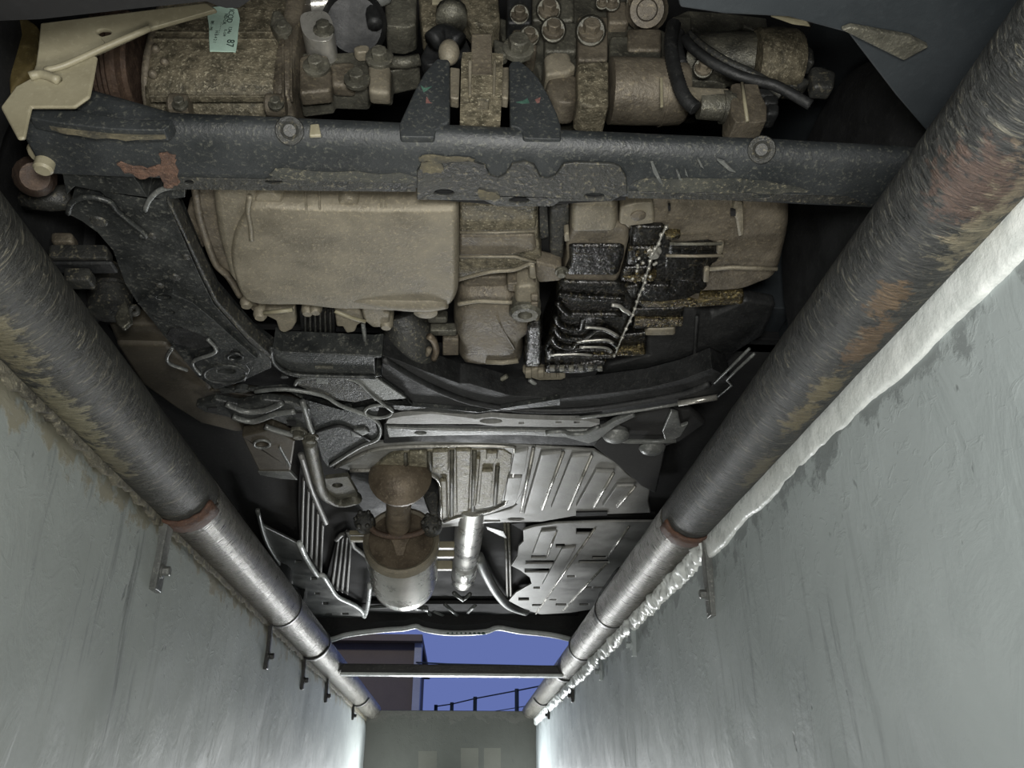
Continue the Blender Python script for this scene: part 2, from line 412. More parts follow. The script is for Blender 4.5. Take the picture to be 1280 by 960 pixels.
# paler rectangles on the end wall
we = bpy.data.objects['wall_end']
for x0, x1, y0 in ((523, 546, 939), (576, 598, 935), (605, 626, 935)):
    slab('pale_patch', we, rect(x0, y0, x1, 985), ('v', YE - .001), .004, 'patch_pale', bev=0)

# white painted edge strip under the right pipe, lumpy where it was trowelled
def edge_strip(name, x, side, z0, z1, y0, y1, mat, proud, rough, label, n=700, prof=10):
    rings = []
    for i in range(n + 1):
        y = y0 + (y1 - y0) * i / n; ring = []
        zl = z0 + wob((5, y, 0), 6, .010) + wob((8, y, 0), 27, .008 * rough) + wob((8, y, 5), 80, .005 * rough)
        for k in range(prof + 1):
            t = k / prof; z = zl + (z1 - zl) * t
            b = sin(pi * min(1, t * 1.15 + .02)) ** .6 if t < .86 else .5
            d = proud * b * (1 + rough * (wob((y, z, 3), 13, .9) + wob((y, z, 7), 37, .8) + wob((y, z, 11), 90, .4))) + .002
            ring.append(Vector((x - side * d, y, z)) + CAM)
        ring.append(Vector((x + side * .03, y, z1)) + CAM); ring.append(Vector((x + side * .03, y, zl)) + CAM)
        rings.append(ring)
    o = loft(name, rings, mat, None, label); return structure(o)
edge_strip('trim_1', XR, 1, .498, .565, YB + .02, 1.86, 'white_strip', .006, .22, 'smooth white painted edge strip below the right pipe')
edge_strip('trim_2', XR, 1, .500, .565, 1.86, YE - .01, 'white_strip', .014, 1.1, 'lumpy white painted edge under the far half of the right pipe', n=900)
grimy('edge_crumbs', (116, 112, 96), (50, 48, 41), (170, 164, 140), .75, 0, 40, 120, bump=1, dustamt=.6)
edge_strip('trim_3', XL, -1,   .524, .548, YB + .02, YE - .01, 'edge_crumbs', .001, 1.2, 'crumbling yellowish plaster edge along the top of the left wall', n=900)

# ------------------------------------------------------------------ pipe rails
RUSTY = (126, 96, 72); YEL = (150, 132, 96)
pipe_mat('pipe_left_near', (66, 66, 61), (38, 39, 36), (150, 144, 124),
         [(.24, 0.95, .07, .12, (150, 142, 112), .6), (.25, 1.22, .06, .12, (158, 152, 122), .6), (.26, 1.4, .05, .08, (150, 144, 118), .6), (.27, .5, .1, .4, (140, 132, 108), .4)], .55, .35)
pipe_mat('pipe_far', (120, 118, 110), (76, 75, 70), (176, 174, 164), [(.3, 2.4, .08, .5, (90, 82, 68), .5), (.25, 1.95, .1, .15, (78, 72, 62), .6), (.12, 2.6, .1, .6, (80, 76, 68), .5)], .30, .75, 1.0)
pipe_mat('pipe_right_near', (68, 69, 67), (38, 40, 39), (142, 138, 120),
         [(.20, .63, .13, .055, (100, 82, 72), .9), (.27, .70, .06, .05, (150, 142, 118), .6), (.19, .83, .05, .04, (132, 106, 74), .6), (.24, .93, .05, .06, (130, 104, 74), .6),
          (.24, 1.07, .05, .05, (146, 134, 100), .6), (.24, 1.17, .05, .05, (146, 134, 100), .6), (.27, 1.4, .05, .08, (150, 140, 112), .4), (.3, .4, .10, .3, (150, 142, 118), .5)], .55, .35)
def pipe(name, parent, xc, zc, r, y0, y1, mat, label=None, n=44, dent=1.0, flip=1):
    """pipe body; u = turn from the side facing the pit downwards, v = metres along"""
    m = int((y1 - y0) * 110) + 2; verts = []; uvs = []; faces = []
    for i in range(m + 1):
        y = y0 + (y1 - y0) * i / m
        for k in range(n + 1):
            a = 2 * pi * k / n
            R = r * (1 + dent * (wob((xc * 7 + cos(a), y * 6, sin(a)), 1.6, .012) + wob((cos(a) * 3 + xc, y * 40, sin(a) * 3), 1.3, .006)))
            if i in (0, m): R *= .9
            verts.append(Vector((xc - flip * R * cos(a), y, zc - R * sin(a))) + CAM); uvs.append((k / n, y))
    for i in range(m):
        for k in range(n): a = i * (n + 1) + k; faces.append((a, a + 1, a + n + 2, a + n + 1))
    for i in (0, m): faces.append(tuple(i * (n + 1) + k for k in range(n)))
    o = mk(name, verts, faces, mat, parent, label, uvs=uvs)
    for p in o.data.polygons: p.use_smooth = len(p.vertices) == 4
    return o
PL = (-.604, .60, .068); PR = (.527, .60, .061)
rails = []
for side, (xc, zc, r), lab in ((-1, PL, 'scuffed dark steel pipe rail along the left wall with pale streaks'), (1, PR, 'rust-patched steel pipe rail above the white edge strip')):
    t = thing('pipe_rail', lab, 'pipe', Vector((xc, 2.4, zc - r)) + CAM, 'pipe rails along the pit edges')
    nm = 'pipe_left_near' if side < 0 else 'pipe_right_near'
    ysplit = 1.80 if side < 0 else 1.88
    fl = -1 if side < 0 else 1
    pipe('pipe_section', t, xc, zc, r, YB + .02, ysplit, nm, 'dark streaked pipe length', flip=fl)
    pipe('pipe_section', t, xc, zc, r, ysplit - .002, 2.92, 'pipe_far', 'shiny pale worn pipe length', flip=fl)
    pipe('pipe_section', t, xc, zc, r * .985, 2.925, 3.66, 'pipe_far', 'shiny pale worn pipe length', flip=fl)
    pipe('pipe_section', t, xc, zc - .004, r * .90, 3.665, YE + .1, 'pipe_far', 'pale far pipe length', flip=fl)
    for y in (2.922, 3.655):
        pipe('joint_collar', t, xc, zc, r * 1.035, y - .016, y + .016, 'bar_steel', 'dark joint ring', dent=.2, flip=fl)
    rails.append(t)

# ------------------------------------------------------------------ wall brackets holding the pipes
def wall_bracket(side, y, x, zc, r, length, matb, label, strap_mat, group, strap=True, sw=.03):
    t = thing('wall_bracket', label, 'bracket', Vector((x, y, zc - r - length)) + CAM, group)
    s = side
    z1 = zc - r * .55; z0 = zc - r - length
    box8('plate', Vector((min(x - s * .012, x + s * .01), y - sw * .55, z0)) + CAM, Vector((max(x - s * .012, x + s * .01), y + sw * .55, z1)) + CAM, matb, t, bev=.003)
    bolt(t, Vector((x - s * .012, y, z0 + length * .3)) + CAM, (-s, 0, 0), .010, matb, h=.012)
    if strap:                                        # curved strap hugging the pipe
        xc = PL[0] if s < 0 else PR[0]; rings = []
        for k in range(15):
            a = radians(-150 + k * 9.5) if s < 0 else radians(-30 - k * 9.5)   # under-side arc
            a2 = a
            ring = []
            for rr, yy in ((r + .001, -sw), (r + .006, -sw * .95), (r + .006, sw * .95), (r + .001, sw)):
                ring.append(Vector((xc + cos(a2) * rr, y + yy * (1 + .25 * wob((k, y, rr), 3.3, 1)), zc + sin(a2) * rr)) + CAM)
            rings.append(ring)
        loft('strap', rings, strap_mat, t, 'rusty strap round the pipe' if 'rust' in strap_mat else None, smooth=True)
    return t
def y_on(px, py, x): r = ray(px, py); return r.y * x / r.x
GRP = 'pipe brackets along the walls'
wall_bracket(-1, 1.78, XL, PL[1], PL[2], .14, 'grey_steel', 'long grey pipe bracket with rusty strap on the left wall', 'rust_orange', GRP, sw=.036)
ylist_l = [y_on(*p, XL) for p in ((333, 812), (377, 848), (406, 872), (440, 893))]
for y, lb, ln, st in zip(ylist_l, ('dark thin pipe bracket on the left wall next after the rusty strapped one', 'dark pipe bracket on the left wall just before the crossbar',
                        'dark pipe bracket on the left wall just past the crossbar', 'dark pipe bracket on the left wall beside the bright end corner'), (.14, .12, .10, .08), (0, 1, 0, 1)):
    wall_bracket(-1, y, XL, PL[1], PL[2], ln, 'bar_steel', lb, 'bar_steel', GRP, strap=bool(st), sw=.02)
wall_bracket(1, 1.86, XR, PR[1], PR[2], .17, 'grey_steel', 'long grey pipe bracket with rusty strap on the right wall', 'rust_orange', GRP, sw=.032)
ylist_r = [y_on(*p, XR) for p in ((793, 800), (753, 845), (717, 872), (687, 893))]
for y, lb, ln, st in zip(ylist_r, ('grey-painted flat pipe bracket on the right wall next after the rusty strapped one', 'dark pipe bracket on the right wall just before the crossbar',
                        'dark pipe bracket on the right wall just past the crossbar', 'dark pipe bracket on the right wall beside the bright end corner'), (.12, .11, .10, .08), (0, 0, 1, 1)):
    wall_bracket(1, y, XR, PR[1], PR[2], ln, 'wall_paint_right' if y < 3.6 else 'bar_steel', lb, 'bar_steel', GRP, strap=bool(st), sw=.02)

# crossbar: angle iron resting between the pipes
t = thing('crossbar', 'dark angle-iron bar lying across the pit between both pipes', 'bar', Vector((-.03, 4.2, .545)) + CAM)
box8('web', Vector((-.55, 4.18, .550)) + CAM, Vector((.495, 4.19, .594)) + CAM, 'bar_steel', t)
box8('flange', Vector((-.552, 4.163, .540)) + CAM, Vector((.500, 4.215, .553)) + CAM, 'white_strip', t, 'near-white lower edge')  # flange coloured near white along the bar's lower edge

# lamps that light the pit, below the view
def pit_lamp(loc, rz, size, label, up):
    t = thing('pit_lamp', label, 'lamp', Vector(loc) + CAM)
    x, y, z = loc; sx, sy = size
    box8('housing', Vector((x - sx / 2, y - sy / 2, z)) + CAM, Vector((x + sx / 2, y + sy / 2, z + .05)) + CAM, 'grey_steel', t)
    return t
pit_lamp((-.02, 2.3, -CZ), 0, (.3, 1.3), 'long grey lamp housing lying on the pit floor under the car', 1)
pit_lamp((-.02, 6.25, -CZ), 0, (.5, .25), 'squat grey lamp housing on the pit floor by the end wall', 1)

# ================================================================== yard behind the car
YH = 14.0
hx0 = Vv(250, 850, YH).x; hx1 = Vv(518, 850, YH).x; ztop = Vv(500, 803, YH).z
hz = thing('brown_house', 'plain brown rendered house with a flat overhanging roof edge beyond the pit', 'house', Vector(((hx0 + hx1) / 2, YH + 2, CZ + ZG)))
box8('wall', (hx0 - 3, YH, CZ + ZG), (hx1, YH + 4, ztop), 'house_brown', hz, bev=.01)
box8('corner_trim', (hx1 - .02, YH - .08, CZ + ZG), (Vv(526, 850, YH).x, YH + .2, ztop), 'house_trim', hz, 'pale corner trim', bev=.01)
box8('roof_edge', (hx0 - 3, YH - .25, ztop - .02), (Vv(528, 800, YH - .25).x, YH + 4.3, Vv(500, 796, YH).z), 'house_brown', hz, 'dark flat roof edge', bev=.01)
fposts = []
for k, p in enumerate(((646, 861), (594, 871), (565, 878), (545, 881))):
    r = ray(*p); tt = (ZG + 1.15) / r.z; q = CAM + r * tt
    fposts.append(q)
fc = thing('wire_fence', 'low green wire fence with slim posts receding across the yard', 'fence', Vector((fposts[0].x, fposts[0].y, CZ + ZG)))
r = ray(720, 846); fposts.insert(0, CAM + r * ((ZG + 1.15) / r.z))
for q in fposts:
    lathe('post', (q.x, q.y, CZ + ZG), (q.x, q.y, q.z), [(0, .035), (1, .035)], 'fence_green', fc, n=8)
for i in range(len(fposts) - 1):
    for dz in (0.03, .3, .6):
        a, b = fposts[i].copy(), fposts[i + 1].copy(); a.z -= dz; b.z -= dz
        tube('wire', [a, b], .012 if dz < .1 else .007, 'fence_green', fc, n=5)
w = tube('overhead_wire', [Vv(520, 828, 13.93), Vv(560, 830, 13.5), Vv(780, 835, 13.5)], .012, 'fence_green', None, n=6)
w['label'] = 'thin dark overhead wire against the dusk sky'; w['category'] = 'wire'

# ================================================================== the car over the pit
car = thing('car', 'dusty underside of a parked car straddling the pit, engine end nearest', 'car', Vector((-.03, 2.4, ZG)) + CAM)
def R_(*v): return Vector(v) + CAM
DOWN = (0, 0, -1); FRONT = (0, -1, 0)

# --- body shell: floor, engine bay cover, inner wings, wheels
box8('floor_pan', R_(-.80, 1.62, .93), R_(.76, 4.60, .97), 'dark_under', car, 'dark sealed floor of the car body')
box8('firewall', R_(-.80, 1.60, .93), R_(.76, 1.66, 1.45), 'void_black', car)
box8('bonnet', R_(-.82, .10, 1.45), R_(.78, 1.66, 1.48), 'void_black', car)
for x0, x1 in ((-.82, -.78), (.70, .74)):
    box8('inner_wing', R_(x0, .30, .88), R_(x1, 1.9, 1.46), 'slate_haze' if x0 > 0 else 'void_black', car, 'slate grey wheel-arch liner' if x0 > 0 else None)
for x0, x1 in ((-.82, -.79), (.75, .78)):
    box8('sill', R_(x0, 1.7, .80), R_(x1, 4.3, 1.0), 'dark_under', car)
def wheel(x, y):
    R = .30; W = .19
    prof = [(0, .17), (0, .21), (.03, .27), (.10, .295), (.5, .302), (.90, .295), (.97, .27), (1, .21), (1, .17), (.9, .165), (.75, .05), (.7, .001)]
    o = lathe('wheel', R_(x - W / 2, y, ZG + .300), R_(x + W / 2, y, ZG + .300), prof, 'tyre_black', car, 'black road tyre', n=40)


    return o
for x in (-.80, .745):
    for y in (1.18, 3.72): wheel(x, y)

# --- front bumper lip (black, over the viewer) and dark right-hand liner
slab('bumper_lip', car, A((-60, -160), (1040, -160), (1000, 5), (960, 32), (900, 34), (870, 26), (825, 8), (500, 42), (160, 80), (-60, 88)), ('h', .77), .03, 'void_black', label='black plastic lip under the front bumper', bev=.006)
slab('splash_guard', car, [(835, -60), (1400, -60), (1400, 60), (1180, 190), (1120, 120), (1060, 42), (985, 22), (905, 18), (850, 10)], ('h', .80), .012, 'slate_haze', label='slate grey plastic splash guard', bev=.004)
slab('guard_edge', car, D((550, 122), (590, 108), (820, 150), (900, 190), (800, 245)), ('h', .79), .008, 'cast_grey', label='pale torn edge of the splash guard', bev=.002)
slab('guard_edge', car, C((1035, 68), (1060, 66), (1180, 85), (1195, 108), (1120, 98)), ('h', .84), .008, 'cream_plastic', label='pale sliver of plastic', bev=.001)
box8('haze_panel', R_(.34, 1.50, .95), R_(.70, 1.60, 1.45), 'slate_haze', car, 'slate grey panel added to haze the dark void')  # panel added so the dark void takes a hazy slate tone

# --- cream shroud at the left front corner
sh = slab('plastic_shroud', car, A((160, 90), (825, 8), (868, 36), (600, 112), (430, 190), (330, 235), (215, 285), (140, 262), (150, 190)), ('t', .82, .98, -6.0), .008,
          'cream_plastic', [oval(130.0, 40.2, 8.5, 4.6)], label='cream plastic shroud with a round hole beside the compressor', bev=.003)
slab('flap', sh, A((215, 262), (330, 222), (388, 222), (375, 300), (358, 385), (300, 425), (125, 425), (112, 480), (98, 550), (70, 555), (0, 425), (60, 345), (120, 312), (140, 255)), ('v', .822), .006, 'cream_plastic', bev=.003)
tube('rolled_edge', [on(p, ('v', .818)) for p in A((180, 282), (250, 264), (330, 230), (430, 184), (600, 112))], .0045, 'cream_plastic', sh, n=10, sm=3)
tube('rolled_edge', [on(p, ('v', .818)) for p in A((120, 306), (170, 296), (235, 322))], .006, 'cream_plastic', sh, n=10, sm=3)
slab('yellowed_strut', car, A((-30, 75), (110, 70), (150, 100), (150, 240), (95, 300), (35, 380), (28, 240), (-5, 185)), ('v', .98), .02, 'tarnish', label='yellowed strut at the front corner', bev=.006)

# --- air-conditioning compressor
xa, xb = Vv(183, 70, .97).x, Vv(362, 70, .97).x
zb = Vv(280, 131, .97).z - CZ; zt = zb + .26
comp = rbox_loft('compressor', xa, xb, 1.06, (zb + zt) / 2, .105, .13, 4.2, 'cast_speckled', car, 'speckled tan air-conditioning compressor with a pale green sticker')
lathe('pulley', Vv(134, 84, 1.03), Vv(178, 86, 1.03), [(0, .01), (0, .088), (.06, .092), (.14, .088), (.2, .092), (.27, .088), (.33, .092), (.4, .088), (.47, .092), (.53, .088), (.6, .092), (.68, .086), (.8, .086), (.86, .07), (1, .07), (1, .01)], 'rust_brown', comp, 'brown grooved belt pulley')
rbox_loft('end_flange', Vv(346, 70, .955).x, Vv(372, 70, .955).x, 1.06, (zb + zt) / 2 + .005, .116, .137, 5, 'cast_brown', comp)
rbox_loft('front_flange', Vv(181, 70, .96).x, Vv(190, 70, .96).x, 1.06, (zb + zt) / 2, .11, .128, 3, 'cast_brown', comp)
for px in (225, 345):
    lathe('mount_lug', Vv(px - 13, 131, .965), Vv(px + 13, 132, .965), [(0, .001), (0, .014), (.1, .017), (.9, .017), (1, .014), (1, .001)], 'cast_brown', comp, n=14)
    bolt(comp, Vv(px, 130, .952), FRONT, .008, 'cast_grey')
for (px, py) in ((189, 32), (195, 62), (206, 78), (191, 93)):
    ball('casting_knob', Vv(px, py, .955), .007, .008, .006, 'cast_brown', comp)
for y0 in (38, 47, 118):
    slab('casting_rib', comp, rect(186, y0, 345, y0 + 2.5), ('v', .952), .012, 'cast_speckled', bev=.001)
for (x0, x1) in ((352, 355), (362, 365)):
    slab('casting_rib', comp, rect(x0, 40, x1, 120), ('v', .942), .012, 'cast_brown', bev=.001)
# sticker with print
Ys = .951
st = slab('sticker', comp, cr(A((838, 30), (950, 36), (953, 120), (944, 200), (930, 205), (850, 203), (838, 195), (836, 110)), 2), ('v', Ys), .002, 'sticker', label='pale green sticker with small dark print and 87', bev=.0004)
def text(parent, s, p, size_px, Y, rot, mat):
    cu = bpy.data.curves.new('print', 'FONT'); cu.body = s; cu.size = 1; cu.extrude = .01; cu.align_x = 'CENTER'; cu.align_y = 'CENTER'
    tmp = bpy.data.objects.new('print_tmp', cu); COL.objects.link(tmp)
    dg = bpy.context.evaluated_depsgraph_get(); me = bpy.data.meshes.new_from_object(tmp.evaluated_get(dg))
    bpy.data.objects.remove(tmp)
    k = size_px * Y * 1.39 / FPX
    M = Matrix.Translation(Vv(*p, Y)) @ Matrix.Rotation(pi / 2, 4, 'X') @ Matrix.Rotation(rot, 4, 'Z') @ Matrix.Diagonal((k, k, k, 1))
    vs_ = [M @ v.co for v in me.vertices]; fs = [tuple(p.vertices) for p in me.polygons]
    return mk('print', vs_, fs, mat, parent)
text(st, '87', (287.5, 54), 13, Ys - .0006, -pi / 2, 'ink')
text(st, 'ICOD', (288, 20), 9.5, Ys - .0006, -pi / 2, 'ink')
text(st, '134a', (287, 37.5), 6.5, Ys - .0006, -pi / 2, 'ink')
text(st, 'ND-OIL', (281.5, 24), 6, Ys - .0006, -pi / 2, 'ink')
text(st, 'R-134', (281, 41), 5, Ys - .0006, -pi / 2, 'ink')
text(st, '- - - - - - -', (275.5, 36), 5.5, Ys - .0006, -pi / 2, 'ink')
text(st, 'H B 4 2 1', (269.5, 46), 5.5, Ys - .0006, -pi / 2, 'ink')
text(st, 'BEI - ME', (264.5, 32), 5, Ys - .0006, -pi / 2, 'ink')
# refrigerant fitting and hoses
ft = slab('hose_fitting', car, B((115, 60), (170, 42), (220, 50), (245, 100), (240, 150), (205, 165), (150, 155), (120, 120)), ('v', .94), .05, 'bright_metal', sm=3, bev=.008, label='bright metal hose fitting beside the compressor')
bolt(ft, on(B((207, 120))[0], ('v', .94)), FRONT, .011, 'cast_grey')
slab('clamp', ft, B((0, 40), (30, 35), (70, 90), (62, 140), (20, 135), (-10, 90)), ('v', .935), .03, 'cast_grey', bev=.005)
bolt(ft, on(B((45, 118))[0], ('v', .935)), FRONT, .009, 'cast_grey')
tube('braided_hose', [on(p, ('v', 1.0)) for p in B((40, 5), (90, 18), (160, 20), (225, 12))], .022, 'bright_metal', car, 'braided bright hose at the top', n=16, sm=14, rib=.07)
tube('coolant_pipe', [on(p, ('v', 1.0)) for p in B((225, 12), (300, 18), (380, 12), (460, -20))], .014, 'grey_steel', car, 'bare metal pipe', n=12, sm=4)
lathe('black_pump', on(B((330, 100))[0], ('v', 1.0)), on(B((330, 90))[0], ('v', 1.12)), [(0, .001), (0, .045), (.1, .055), (1, .055), (1, .001)], 'rubber', car, 'round black pump housing')
tube('black_connector', [on(p, ('v', .99)) for p in B((395, 20), (405, 60), (412, 100))], .013, 'rubber', car, n=10, sm=3)

# --- castings between the compressor and the centre mount
br = slab('mounting_arm', car, B((105, 215), (130, 205), (225, 212), (330, 205), (385, 190), (480, 225), (590, 235), (590, 262), (480, 285), (475, 335), (385, 330), (380, 350), (240, 345), (235, 365), (105, 380)), ('v', .985), .05, 'cast_grey', bev=.006, label='grey cast mounting arm below the compressor fitting')
slab('boss_plate', br, B((108, 225), (135, 215), (225, 225), (238, 300), (235, 360), (108, 372)), ('v', .965), .03, 'cast_brown', bev=.01)
slab('boss_block', br, B((385, 250), (420, 240), (475, 260), (472, 372), (385, 365)), ('v', .965), .03, 'cast_tan', bev=.008)
slab('web', br, B((232, 245), (330, 240), (330, 340), (232, 335)), ('v', .975), .03, 'cast_brown', bev=.008)
for p, r in (((178, 265), .0125), ((340, 318), .012), ((430, 232), .013)):
    bolt(br, on(B(p)[0], ('v', .962)), FRONT, r, 'cast_grey', washer=1.7)
tube('brace', [on(p, ('v', .97)) for p in B((465, 250), (530, 250), (590, 240))], .010, 'cast_grey', br, n=8)
slab('knob_plate', br, B((322, 190), (345, 178), (390, 180), (385, 205), (340, 210)), ('v', .96), .02, 'cast_tan', bev=.004)
slab('grey_housing', car, B((450, -20), (580, -20), (575, 95), (530, 110), (452, 100)), ('v', 1.02), .06, 'cast_grey', bev=.006, label='grey housing above the mounting arm')
ub = slab('upper_bracket', car, B((585, -20), (770, -20), (905, -20), (915, 85), (885, 105), (800, 90), (770, 55), (740, 35), (700, 45), (675, 75), (650, 120), (600, 118)), ('v', .99), .05, 'cast_speckled', bev=.006, label='speckled upper bracket above the centre mount')
slab('pale_tag', ub, B((640, -6), (752, -6), (752, 12), (640, 12)), ('v', .985), .004, 'cream_plastic', bev=.001)
tube('mount_rubber', [on(p, ('v', .975)) for p in B((718, 45), (718, 85))], .026, 'cast_grey', ub, n=14)
tube('black_arm', [on(p, ('v', .965)) for p in B((640, 165), (690, 135), (750, 170))], .016, 'rubber', ub, n=10, sm=4)
slab('dark_web', ub, B((640, 120), (760, 110), (800, 200), (720, 250), (620, 260), (590, 230)), ('v', 1.0), .03, 'rubber', bev=.006)

# --- centre engine mount bracket between the two fins
mo = slab('engine_mount_bracket', car, B((757, 250), (762, 210), (800, 208), (798, 300), (882, 300), (880, 212), (925, 215), (922, 300), (915, 465), (752, 460)), ('v', .852), .035, 'cast_speckled',
          [[q for q in B((822, 396), (868, 396), (868, 438), (822, 438))], [q for q in B((766, 395), (790, 395), (790, 412), (766, 412))]], bev=0, label='speckled tan engine mount bracket with a square hole')
slab('stem', mo, B((798, 130), (880, 130), (884, 306), (794, 306)), ('v', .862), .03, 'cast_brown', bev=.004)
slab('cheek', mo, B((785, 240), (800, 240), (797, 380), (786, 380)), ('v', .847), .02, 'cast_tan', bev=.002)
slab('cheek', mo, B((884, 240), (898, 240), (893, 380), (882, 380)), ('v', .847), .02, 'cast_tan', bev=.002)
slab('hole_back', mo, B((755, 385), (915, 385), (915, 450), (755, 450)), ('v', .884), .004, 'rust_brown', bev=.001)
slab('side_rail', mo, B((712, 265), (752, 270), (748, 395), (712, 390)), ('v', .885), .02, 'cast_tan', bev=.003)
slab('side_rail', mo, B((922, 265), (948, 265), (946, 395), (918, 390)), ('v', .885), .02, 'cast_tan', bev=.003)
ball('rubber_cap', on(B((708, 210))[0], ('v', .90)), .016, .016, .022, 'cast_tan', mo)
slab('rubber_wing', mo, B((885, 150), (940, 170), (945, 215), (915, 225), (890, 200)), ('v', .90), .02, 'cast_grey', bev=.004)
bolt(mo, on(B((985, 195))[0], ('v', .90)), FRONT, .016, 'cast_grey')
for pts in (((655, 236), (708, 238), (712, 250), (712, 480), (700, 492), (685, 496), (672, 512), (655, 520), (650, 548), (512, 546), (508, 495), (540, 425), (570, 360), (605, 295)),
            ((948, 260), (955, 246), (992, 243), (1030, 272), (1070, 315), (1110, 385), (1140, 450), (1156, 500), (1158, 556), (1005, 552), (1000, 525), (980, 508), (952, 502))):
    fin = slab('mount_fin', car, B(*pts), ('v', .858), .012, 'black_paint', bev=.003, label='black fin-shaped plate welded to the crossmember')
    if pts[0][0] < 700:
        slab('chalk_mark', fin, B((594, 340), (612, 352), (640, 345), (618, 362), (606, 368)), ('v', .8575), .002, 'paint_green', bev=0)
        slab('chalk_mark', fin, B((618, 385), (632, 408), (640, 412), (615, 412)), ('v', .8575), .002, 'paint_red', bev=0)
    else:
        slab('chalk_mark', fin, B((975, 408), (1005, 402), (1022, 392), (1030, 412), (1000, 414)), ('v', .8575), .002, 'paint_green', bev=0)
        slab('chalk_mark', fin, B((1052, 398), (1075, 388), (1070, 410), (1060, 412)), ('v', .8575), .002, 'paint_red', bev=0)

# --- right-hand engine castings, starter and wiring
eng = slab('engine_casting', car, C((-60, 60), (85, 105), (92, -30), (480, -30), (470, 90), (600, 110), (612, 300), (700, 320), (870, 330), (870, 300), (395, 300), (390, 330), (160, 400), (120, 330), (100, 265), (20, 200), (-40, 150)), ('v', 1.02), .10, 'cast_grey', bev=.008, label='grey cast engine side with bolt bosses')
for x0, y0, x1, y1, Yb, m in ((-20, -30, 80, 90, .98, 'rubber'), (80, -30, 250, 80, 1.0, 'cast_grey'), (0, 112, 100, 200, .985, 'cast_brown'), (130, 85, 260, 205, 1.0, 'cast_grey'), (262, 60, 385, 240, .995, 'cast_brown'), (385, 0, 470, 90, 1.0, 'cast_brown'),
                              (392, 140, 600, 285, .985, 'cast_grey'), (462, 110, 600, 200, .98, 'cast_brown'), (640, 60, 720, 170, 1.03, 'cast_grey')):
    (a, b), (c_, d_) = C((x0, y0), (x1, y1)); pbox('casting_block', eng, a, b, c_, d_, Yb, .05, m, bev=.006)
for p, r in (((30, 58), .012), ((147, 40), .015), ((165, 120), .015), ((315, 125), .018), ((70, 145), .012), ((765, 272), .012), ((360, 12), .008), ((400, 12), .010), ((495, 8), .012)):
    lathe('boss', on(C(p)[0], ('v', 1.0)), on(C(p)[0], ('v', .972)), [(0, r * 1.5), (.8, r * 1.42), (1, r * 1.25), (1, .001)], 'cast_grey', eng, n=18)
    bolt(eng, on(C(p)[0], ('v', .972)), FRONT, r * .8, 'cast_brown')
lathe('round_port', on(C((540, 40))[0], ('v', 1.0)), on(C((540, 40))[0], ('v', .955)), [(0, .036), (.5, .036), (.6, .03), (1, .028), (1, .018), (.7, .016), (.7, .001)], 'cast_brown', eng, n=22)
sta = slab('starter_bracket', car, C((262, 245), (388, 240), (388, 425), (300, 425), (262, 410)), ('v', .955), .06, 'cast_speckled', bev=.008, label='speckled bracket clamped round the starter motor')
slab('ear', sta, C((128, 222), (150, 208), (232, 212), (240, 245), (262, 262), (225, 290), (135, 300)), ('v', .965), .05, 'cast_tan', bev=.007)
slab('foot', sta, C((150, 300), (262, 285), (262, 412), (170, 408), (155, 380), (130, 350)), ('v', .975), .05, 'cast_brown', bev=.01)
lathe('starter_motor', on(C((388, 364))[0], ('v', 1.0)), on(C((690, 372))[0], ('v', 1.0)), [(0, .001), (0, .050), (.01, .053), (.68, .053), (.68, .055), (.70, .055), (.70, .053), (.94, .052), (1, .046), (1, .001)], 'cast_brown', car, 'brown starter motor barrel')
slab('seam_clip', car, C((592, 308), (604, 308), (606, 424), (594, 424)), ('v', .944), .004, 'cream_plastic', bev=.001)
hk = slab('wiring_bracket', car, C((690, 340), (740, 345), (872, 350), (872, 388), (760, 385), (735, 410), (700, 400)), ('v', .955), .02, 'cast_tan', bev=.004, label='tan bracket holding the starter wiring')
lathe('stub', on(C((745, 425))[0], ('v', .975)), on(C((880, 430))[0], ('v', .975)), [(0, .001), (0, .020), (.68, .022), (.68, .026), (1, .026), (1, .001)], 'cast_grey', hk, n=18)
cn = slab('connector_housing', hk, C((878, 335), (900, 330), (985, 335), (1000, 380), (1022, 425), (1020, 482), (985, 490), (895, 488), (876, 455)), ('v', .95), .05, 'cast_brown', bev=.012)
tube('band', [on(p, ('v', .948)) for p in C((920, 332), (930, 400), (942, 486))], .003, 'cream_plastic', hk, n=6)
for rc in ((985, 345, 1060, 385), (1005, 375, 1070, 415), (1020, 410, 1072, 455)):
    (a, b), (c_, d_) = C(rc[:2], rc[2:]); pbox('plug', hk, a, b, c_, d_, .965, .035, 'rubber', bev=.006)
tube('wiring_loom', [on(p, ('v', .94)) for p in C((648, 95), (636, 160), (640, 230), (662, 320), (690, 390), (735, 435))], .0105, 'rubber', car, 'black corrugated wiring loom', n=10, sm=14, rib=.12)
tube('wiring_loom', [on(p, ('v', .955)) for p in C((668, 130), (662, 190), (680, 260))], .009, 'rubber', car, 'black corrugated wiring loom', n=10, sm=10, rib=.12)
tube('cable', [on(p, ('v', .95)) for p in C((690, 150), (720, 190), (800, 250), (900, 300), (985, 325), (1060, 345), (1195, 420))], .0085, 'rubber', car, 'black battery cable', n=8, sm=6)
tube('cable', [on(p, ('v', .96)) for p in C((705, 135), (760, 185), (860, 250), (950, 290), (1020, 330), (1080, 380))], .0075, 'black_dusty', car, 'dusty black cable', n=8, sm=6)
lathe('solenoid', on(C((700, 232))[0], ('v', 1.02)), on(C((968, 240))[0], ('v', 1.0)), [(0, .001), (0, .040), (.5, .044), (1, .046), (1, .001)], 'cast_grey', car, 'grey solenoid barrel', n=22)
